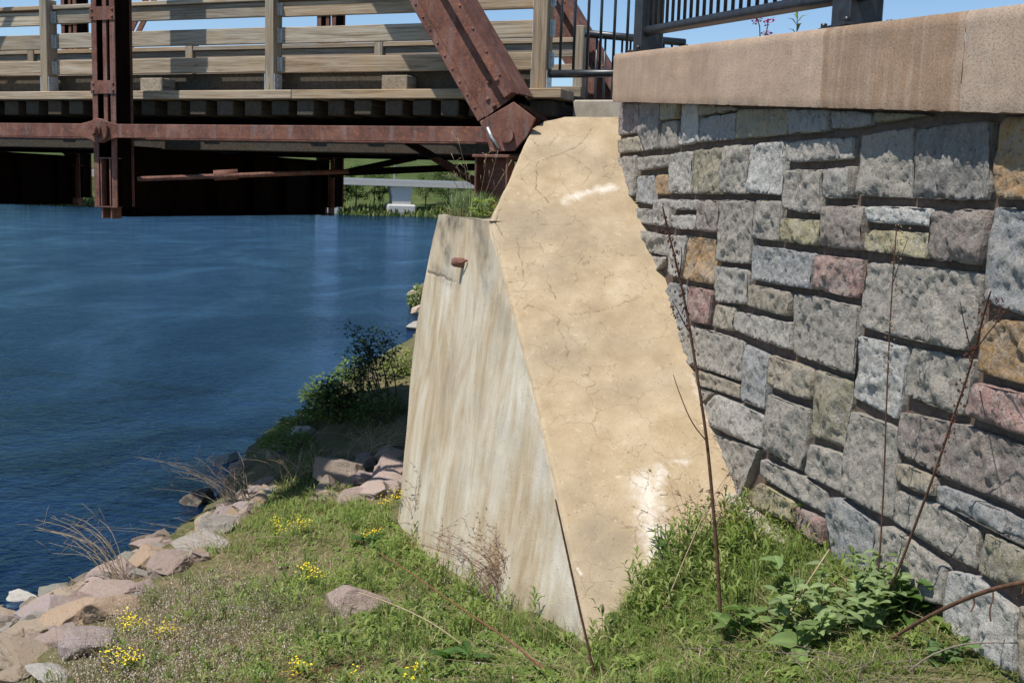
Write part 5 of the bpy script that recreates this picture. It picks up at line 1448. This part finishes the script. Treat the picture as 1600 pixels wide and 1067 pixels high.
# yellow flowering rocket
def yellow_plant(px, py, hpx, label, n=5):
    f = to_ground(px, py); H = hpx / F_PX * f.y; t = thing('yellow_flower', label, 'flower', f, 0, 'yellow flowering weeds on the bank')
    k, lv, fl = MB(), Veg(), MB()
    for i in range(n):
        b = f + Vector((rng.normal(0, H * .12), rng.normal(0, H * .12), -.01)); tip = b + Vector((rng.normal(0, H * .3), rng.normal(0, H * .2), H * rng.uniform(.7, 1.05)))
        k.tube([b, b.lerp(tip, .5) + Vector((rng.normal(0, .01), 0, 0)), tip], [.0022, .0018, .0012], 4)
        for j in range(6):
            p = b.lerp(tip, rng.uniform(.1, .75)); a = rng.uniform(0, 6.28)
            lv.add(leaf(tuple(p), (math.cos(a), math.sin(a), .4), rng.uniform(.03, .06), .014, G_MD, .3))
        for j in range(20):
            c = tip + Vector((rng.normal(0, .028), rng.normal(0, .026), rng.normal(-.006, .026))); a = rng.uniform(0, 6.28); r = rng.uniform(.005, .008)
            e1 = Vector((math.cos(a), math.sin(a), rng.normal(0, .3))) * r; e2 = Vector((-math.sin(a), math.cos(a), rng.normal(0, .3))) * r
            fl.add([c + e1, c + e2, c - e1, c - e2], [(0, 1, 2, 3)])
    k.build('stems', M['leafstem'], t, world=True)['kind'] = 'stuff'; lv.build('leaves', M['leaf'], t)['kind'] = 'stuff'; fl.build('blossoms', M['yellow'], t, world=True)['kind'] = 'stuff'
M['leafstem'] = plain('green_stem', (.05, .09, .02), (.10, .16, .04), .8)
for a in [(205,1000,36,'bright yellow flowers on tall weeds right of the grey purple boulder'),(200,1052,38,'yellow flower clump lowest on the left, under the tall yellow weeds'),(262,1000,24,'sparse yellow flowers right of the tall clump on the left'),
          (428,842,40,'yellow flower stems above the mid slope, left of two'),(466,842,34,'yellow flower stems above the mid slope, right of two'),(490,920,34,'low yellow green flowering clump in the middle of the turf'),
          (712,885,40,'yellow flowers leaning on the foot of the grey concrete side'),(640,815,48,'yellow flowers at the far left corner of the concrete'),(606,800,30,'yellow flowers in front of the broad pink boulder'),
          (490,752,30,'yellow flowers beside the dry stems at the river'),(578,848,22,'lone yellow flower in dark leaves on the slope'),(632,570,26,'large yellow flowers on the shaded bank beside the abutment'),
          (468,1052,16,'small yellow flower in the foreground turf, left of two'),(658,1062,20,'small yellow flower in the foreground turf, right of two'),(560,1068,14,'tiny yellow flower at the bottom picture edge')]: yellow_plant(*a, n=7 if 'clump' in a[3] or 'tall' in a[3] else 4)
# broad leafy plants: every leaf is a part
def leafy(name, label, px, py, n, ln, wd, H, spread, ca, stemmat='leafstem', cat='plant'):
    f = to_ground(px, py); t = thing(name, label, cat, f)
    proto = []
    for k in range(4):
        v = Veg()
        NL, NWd = 9, 5; V = []
        for i in range(NL):
            u = i / (NL - 1); ww = wd * (math.sin(math.pi * min(1, u * .92 + .06)) ** .8) * (1 if u < .98 else .05)
            for j in range(NWd):
                s = j / (NWd - 1) * 2 - 1
                V.append((u * ln, s * ww / 2 + .06 * ww * math.sin(u * 14 + k) * abs(s), .02 * ln - .28 * ln * u * u + abs(s) * ww * .18 + .05 * ww * math.sin(u * 11 + s * 4 + k)))
        idx = np.arange(NL * NWd).reshape(NL, NWd)
        q = np.stack([idx[:-1, :-1], idx[1:, :-1], idx[1:, 1:], idx[:-1, 1:]], -1).reshape(-1, 4)
        cc = np.tile(np.array(ca), (NL * NWd, 1)) * np.array([.9, 1.05, 1.15, .8])[k]
        cc.reshape(NL, NWd, 3)[:, NWd // 2] *= 1.35
        o = np_mesh('leaf', np.array(V), q, None, M['leaf'], None, True, np.clip(cc, 0, 1)); proto.append(o)
    st = MB()
    ns = max(3, n // 8); S = []
    for i in range(ns):
        b = Vector((rng.normal(0, spread * .55), rng.normal(0, spread * .4), 0)); b.z = g1(f.x + b.x, f.y + b.y) - f.z
        e = b + Vector((rng.normal(0, H * .25), rng.normal(0, H * .25), H * rng.uniform(.65, 1.1))); S.append((b, e)); S_mesh = MB().tube([b - Vector((0, 0, .02)), b.lerp(e, .5), e], [.004, .0035, .002], 5); S_mesh.build('stem', M[stemmat], t)
    for i in range(n):
        b, e = S[i % ns]; tt_ = ((i // ns) + .7) / (n / ns); p = b.lerp(e, min(1, tt_)); a = i * 2.4 + rng.normal(0, .3)
        pr = proto[i % 4]
        o = pr if i < 4 else pr.copy()
        if i >= 4: col.objects.link(o)
        o.parent = t; o.location = p; o.rotation_euler = (rng.normal(0, .25), -rng.uniform(.05, .75), a); s = rng.uniform(.6, 1.15) * (1.1 - .35 * tt_); o.scale = (s, s, s)
leafy('leafy_plant', 'dense clump of grey green oval leaves at the foot of the stone wall', 1322, 985, 230, .088, .042, .19, .24, (.22,.29,.13))
leafy('leafy_plant', 'dark lobed leaves under the stone left of the whitest low stone', 1425, 965, 20, .13, .075, .13, .10, (.07,.13,.03))
leafy('dock_plant', 'large broad dock leaf plant right of the foot of the tall stalk', 1158, 1000, 12, .14, .075, .10, .07, (.15,.225,.07))
leafy('dock_plant', 'broad light green leaves above the oval leaf clump on its left', 1228, 935, 10, .11, .075, .14, .06, (.17,.24,.09))
leafy('dock_plant', 'curled broad leaf plant left of the oval leaf clump at the bottom', 1243, 1028, 9, .13, .07, .10, .06, (.15,.22,.07))
leafy('dock_plant', 'rosette of broad green leaves at the bottom below the dry reddish stems', 705, 1045, 13, .15, .06, .07, .07, (.075,.15,.035))
leafy('dock_plant', 'flat leaf rosette in the turf left of the concrete side', 575, 850, 16, .15, .045, .06, .08, (.075,.15,.04))
leafy('leafy_plant', 'pale leafy weeds in the bottom right grass below the cane', 1470, 1035, 18, .075, .035, .09, .1, (.12,.19,.07))
leafy('tall_weed', 'bright green narrow leaved weed standing by the yellow base stone', 1212, 822, 40, .09, .018, .24, .05, (.13,.24,.045))
leafy('tall_weed', 'dark green weed bush against the lower tan wall', 1050, 880, 60, .075, .016, .22, .12, (.075,.15,.03))
# growth on the concrete seat
z_ = A_.z
def on_seat(px, Y): d = ray(px, 330); p = d * (Y / d.y); return Vector((p.x, p.y, z_))
st_ = on_seat(720, 8.2)
t = thing('seat_grass', 'tuft of grey green and dead grass growing on the concrete ledge', 'grass tuft', st_)
v = Veg(); n = 1500; P = np.stack([rng.normal(st_.x + .05, .11, n), rng.normal(st_.y + .0, .16, n), np.full(n, z_ - .005)], 1)
ex = A_.x + (P1.x - A_.x) * (P[:, 1] - A_.y) / (P1.y - A_.y)
P = P[(P[:, 0] > ex + .015) & (P[:, 0] < ex + .33)]; n = len(P)
v.add(blades(P, rng.uniform(0, 6.28, n), rng.uniform(.07, .24, n), rng.uniform(.03, .13, n), np.full(n, .006), np.full(n, .006), tint(n, (.15,.22,.09), (.30,.36,.20))))
q_ = P[::2]; m = len(q_); v.add(blades(q_, rng.uniform(0, 6.28, m), rng.uniform(.02, .09, m), rng.uniform(.06, .18, m), np.full(m, .004), np.full(m, .004), tint(m, S_PL, S_TN)))
tag(v.build('blades', M['leaf'], t), kind='stuff')
k = MB()
for (x0, y0), (x1, y1) in (((735,325),(705,240)),((735,325),(715,215)),((738,325),(728,255)),((742,325),(760,240)),((745,325),(778,236)),((745,325),(800,250)),((730,325),(700,270))):
    a = on_seat(x0, 8.1); d = ray(x1, y1); b = d * (7.95 / d.y)
    k.tube(smooth_line([a, a.lerp(b, .55) + Vector((.02, 0, .02)), b], 1), .0022, 4)
    for _ in range(5):
        c = a.lerp(b, rng.uniform(.5, 1)); k.tube([c, c + Vector((rng.normal(0, .05), 0, rng.uniform(.01, .06)))], .0013, 3)
tag(k.build('dry_stems', M['pale_stem'], t, world=True), kind='stuff')
st_ = on_seat(752, 7.75)
t = thing('ledge_weed', 'small bright green leafy weed at the corner of the concrete ledge', 'weed', st_)
v = Veg()
for i in range(46):
    a = rng.uniform(0, 6.28); p = np.array(st_) + np.array([rng.normal(0, .045), rng.normal(0, .05), rng.uniform(.01, .13)])
    v.add(leaf(p, (math.cos(a), math.sin(a), .3), rng.uniform(.04, .08), .03, G_LT, .3))
tag(v.build('leaves', M['leaf'], t), kind='stuff')
# plants behind the cap
def behind_cap(px, back=.62):
    p = on_plane(px, 40, CAP0 - WN * back, WN) - CAP0; s = p.dot(WD); return cpos(s, ct(s) - .05, -back)
b = behind_cap(1190); t = thing('pink_flower', 'two nodding magenta flower heads rising behind the brown cap', 'flower', b)
k, fl = MB(), MB()
for x, y in ((1184,33),(1200,34),(1199,52)):
    d = ray(x, y); e = d * (b.y / d.y); k.tube(smooth_line([b, b.lerp(e, .7) + Vector((.01, 0, .03)), e], 1), .0035, 5)
    for _ in range(26):
        c = e + Vector((rng.normal(.0, .018), rng.normal(0, .018), rng.normal(0, .012))); r = .009
        a = rng.uniform(0, 6.28); e1 = Vector((math.cos(a), math.sin(a), .4)) * r; e2 = Vector((-math.sin(a), math.cos(a), -.4)) * r; fl.add([c + e1, c + e2, c - e1, c - e2], [(0, 1, 2, 3)])
k.build('stems', M['leafstem'], t, world=True)['kind'] = 'stuff'; fl.build('petals', M['pink'], t, world=True)['kind'] = 'stuff'
b = behind_cap(1247); t = thing('green_sprout', 'single green sprout with narrow leaves above the brown cap', 'sprout', b)
v = Veg(); d = ray(1246, 22); top_ = d * (b.y / d.y)
for i in range(8):
    a = i * 2.4; p = b.lerp(top_, .45 + .07 * i); v.add(leaf(tuple(p), (math.cos(a), math.sin(a), .9), .09, .016, G_LT, .2))
v.build('leaves', M['leaf'], t)['kind'] = 'stuff'; MB().tube([b, top_], .003, 5).build('stem', M['leafstem'], t, world=True)
b = behind_cap(1398, .75); t = thing('cap_grass', 'tuft of green grass showing above the dark cap stone', 'grass tuft', b)
v = Veg(); n = 420; P = np.stack([rng.normal(0, 1, n), rng.normal(0, .4, n), np.zeros(n)], 1)
P = np.array([tuple(b + WD * (x * .10) - WN * abs(y) * .3) for x, y, _ in P]); v.add(blades(P, rng.uniform(0, 6.28, n), rng.uniform(.06, .16, n), rng.uniform(.02, .07, n), np.full(n, .004), np.full(n, .004), tint(n, G_MD, G_LT)))
v.build('blades', M['leaf'], t)['kind'] = 'stuff'
vg = Veg()
for px in list(range(1070, 1330, 9)) + list(range(1440, 1640, 8)):
    b = behind_cap(px, .6 + rng.uniform(0, .3)); n = 6; P = np.array([tuple(b + WD * rng.normal(0, .03)) for _ in range(n)])
    vg.add(blades(P, rng.uniform(0, 6.28, n), rng.uniform(.03, .12, n), rng.uniform(.01, .06, n), np.full(n, .004), np.full(n, .003), tint(n, G_MD, S_TN)))
tag(vg.build('thin_grass', M['leaf']), 'thin grass tips along the back of the cap', 'grass', kind='stuff')

# ------------------------------------------------------------------ shrub at the river
f = to_ground(585, 640); t = thing('river_shrub', 'dark leafy shrub standing at the water beside the shaded bank', 'shrub', f)
k, v = MB(), Veg()
for i in range(30):
    ax, ay = rng.uniform(540, 612), 0
    tipx = rng.choice([548, 560, 520, 590, 603, 612, 530, 505, 570]) + rng.normal(0, 6); tipy = (rng.uniform(512, 590) if tipx > 540 else rng.uniform(590, 640))
    d = ray(tipx, tipy); e = d * ((f.y + rng.normal(0, .25)) / d.y); b = f + Vector((rng.normal(0, .18), rng.normal(0, .15), -.05))
    P = smooth_line([b, b.lerp(e, .4) + Vector((rng.normal(0, .08), 0, .05)), b.lerp(e, .75) + Vector((rng.normal(0, .06), 0, 0)), e], 1)
    k.tube(P, [.012 * (1 - .8 * j / (len(P) - 1)) for j in range(len(P))], 5)
    for j in range(58):
        p = P[rng.integers(2, len(P) - 1)].lerp(e, rng.uniform(0, 1)) + Vector(rng.normal(0, .07, 3)); a = rng.uniform(0, 6.28)
        v.add(leaf(tuple(p), (math.cos(a), math.sin(a), rng.uniform(-.2, .6)), rng.uniform(.05, .10), rng.uniform(.025, .045), (.035, .060, .018) if rng.uniform() < .6 else (.075, .12, .032), .2))
k.build('branches', M['trunk'], t, world=True)['kind'] = 'stuff'; v.build('foliage', M['leaf'], t)['kind'] = 'stuff'
def bush(px, py, w, h, n, label, ca, cb, name='bush', ls=.08):
    f = to_ground(px, py); t = thing(name, label, 'bush', f, 0); v = Veg(); W = w / F_PX * f.y; H = h / F_PX * f.y
    for i in range(n):
        a = rng.uniform(0, 6.28); r = rng.uniform(0, 1) ** .5; zz_ = rng.uniform(.05, 1) * (1 - r * r * .75)
        p = np.array([f.x + math.cos(a) * r * W / 2, f.y + math.sin(a) * r * W / 2, 0]); p[2] = f.z + zz_ * H
        c = ca if rng.uniform() < .5 else cb
        v.add(leaf(p, (math.cos(a), math.sin(a), rng.uniform(-.1, .9)), ls * rng.uniform(.6, 1.2), ls * .38, c, .25))
    k = MB()
    for i in range(6): k.tube([f - Vector((0, 0, .05)), f + Vector((rng.normal(0, W * .2), rng.normal(0, W * .2), H * .7))], [.01, .004], 4)
    v.build('foliage', M['leaf'], t)['kind'] = 'stuff'; k.build('stems', M['trunk'], t, world=True)['kind'] = 'stuff'
bush(628, 585, 60, 45, 420, 'bright green weeds with yellow tops on the bank left of the abutment', G_MD, G_YL)
bush(520, 655, 90, 60, 620, 'tangle of green weeds in the sun at the foot of the dark shrub', G_MD, G_LT, ls=.10)
bush(505, 628, 70, 45, 520, 'sunlit yellow green weeds on the shore left of the dark shrub', G_MD, G_LT, ls=.09)
bush(475, 668, 70, 30, 420, 'sunlit low weeds by the flat shore rock', G_LT, G_YL, ls=.09)
bush(548, 600, 60, 45, 420, 'green weeds under the left branches of the dark shrub', G_MD, G_LT, ls=.1)
bush(455, 700, 90, 30, 380, 'low green weeds at the river edge left of the shade', G_MD, G_LT, ls=.09)
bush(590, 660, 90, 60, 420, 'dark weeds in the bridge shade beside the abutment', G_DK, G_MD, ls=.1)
bush(650, 482, 22, 40, 160, 'green weeds between the far heap of pale rocks', G_MD, G_LT, ls=.2)
# ------------------------------------------------------------------ trees across the river
def tree(x, y, H, W, ca, label, nclump=26, trunk=True, cat='tree', name='tree'):
    z0 = far_z(x, y); t = thing(name, label, cat, (x, y, z0), 0, 'trees on the far bank')
    k = MB()
    tr_h = H * (.32 if trunk else .1)
    k.tube([(x, y, z0 - .3), (x + .1, y, z0 + tr_h), (x, y, z0 + H * .75)], [H * .022, H * .017, H * .006], 7)
    cl = []
    for i in range(nclump):
        a = rng.uniform(0, 6.28); r = rng.uniform(.1, 1) ** .6; zz_ = rng.uniform(.25 if trunk else .05, 1.0)
        prof = math.sin(math.pi * min(1, max(.05, (zz_ - .12) / .95))) ** .6
        c = np.array([x + math.cos(a) * r * W / 2 * prof, y + math.sin(a) * r * W / 2 * prof, z0 + zz_ * H]); cl.append(c)
        if i % 3 == 0: k.tube([(x, y, z0 + H * rng.uniform(.25, .6)), tuple(c)], [H * .007, H * .002], 4)
    k.build('trunk', M['trunk'], t, world=True)
    cl = np.array(cl); n = 70 * nclump
    P = np.repeat(cl, 70, 0) + rng.normal(0, W * .075, (n, 3)) * np.array([1, 1, .8])
    sz = H * .045
    vg = Veg(); cc = tint(n, np.array(ca) * .75, np.array(ca) * 1.3, .25)
    hd = rng.uniform(0, 6.28, n); V, Q, T, C = blades(P, hd, sz * rng.uniform(.3, 1.0, n), sz * rng.uniform(.2, 1.0, n), np.full(n, sz * .3), np.full(n, sz * .55), cc, False); vg.add((V, Q, T, C))
    vg.build('crown', M['leaf'], t)['kind'] = 'stuff'
def far_at(px, Y): return (ray(px, 300) * (Y / ray(px, 300).y)).x
TR = [(530,172,5.5,4.0,'d','dark green tree on the far bank left of the bridge pier'),(556,176,6.5,4.4,'m','mid green tree on the far bank between the piers'),(584,173,5.2,4.2,'d','rounded dark tree just left of the flared pier'),
      (665,176,5.0,5.0,'m','spreading tree just right of the flared pier'),(700,180,5.6,5.6,'d','bushy dark tree right of the pier on the far bank'),(735,174,4.2,4.8,'m','low tree on the far bank near the truss shoe'),
      (600,192,4.5,4.5,'l','pale green tree higher on the far slope above the pier'),(500,182,6.0,5.0,'l','light green tree hidden partly by the dark floor beam'),(690,205,3.6,4,'l','small pale tree high on the far meadow slope'),
      (60,170,4.5,8,'m','wide green tree on the far bank at the left edge'),(120,174,5,7,'d','dark tree on the far bank left of the hanging post'),(-60,172,6,7,'m','tree on the far bank outside the left edge'),(250,176,6,6,'m','tree on the far bank behind the floor beam'),(340,172,5,6,'d','tree on the far bank behind the sway rod'),(420,178,6,5,'l','pale tree on the far bank behind the beam end')]
tc = dict(d=(.042,.075,.018), m=(.075,.12,.028), l=(.12,.165,.045))
for px, Y, H, W, c_, lb in TR: tree(far_at(px, Y), Y, H, W, tc[c_], lb)
v = Veg(); n = 5200; x = rng.uniform(-120, 25, n); y = rng.uniform(161.5, 168, n); z = np.array([far_z(a, b) for a, b in zip(x, y)])
v.add(blades(np.stack([x, y, z], 1), rng.uniform(0, 6.28, n), rng.uniform(.4, 1.6, n), rng.uniform(.1, .8, n), np.full(n, .35), np.full(n, .3), tint(n, G_DK, G_YL)))
tag(v.build('far_reeds', M['leaf']), 'strip of reeds and scrub along the far waterline', 'reeds', kind='stuff')
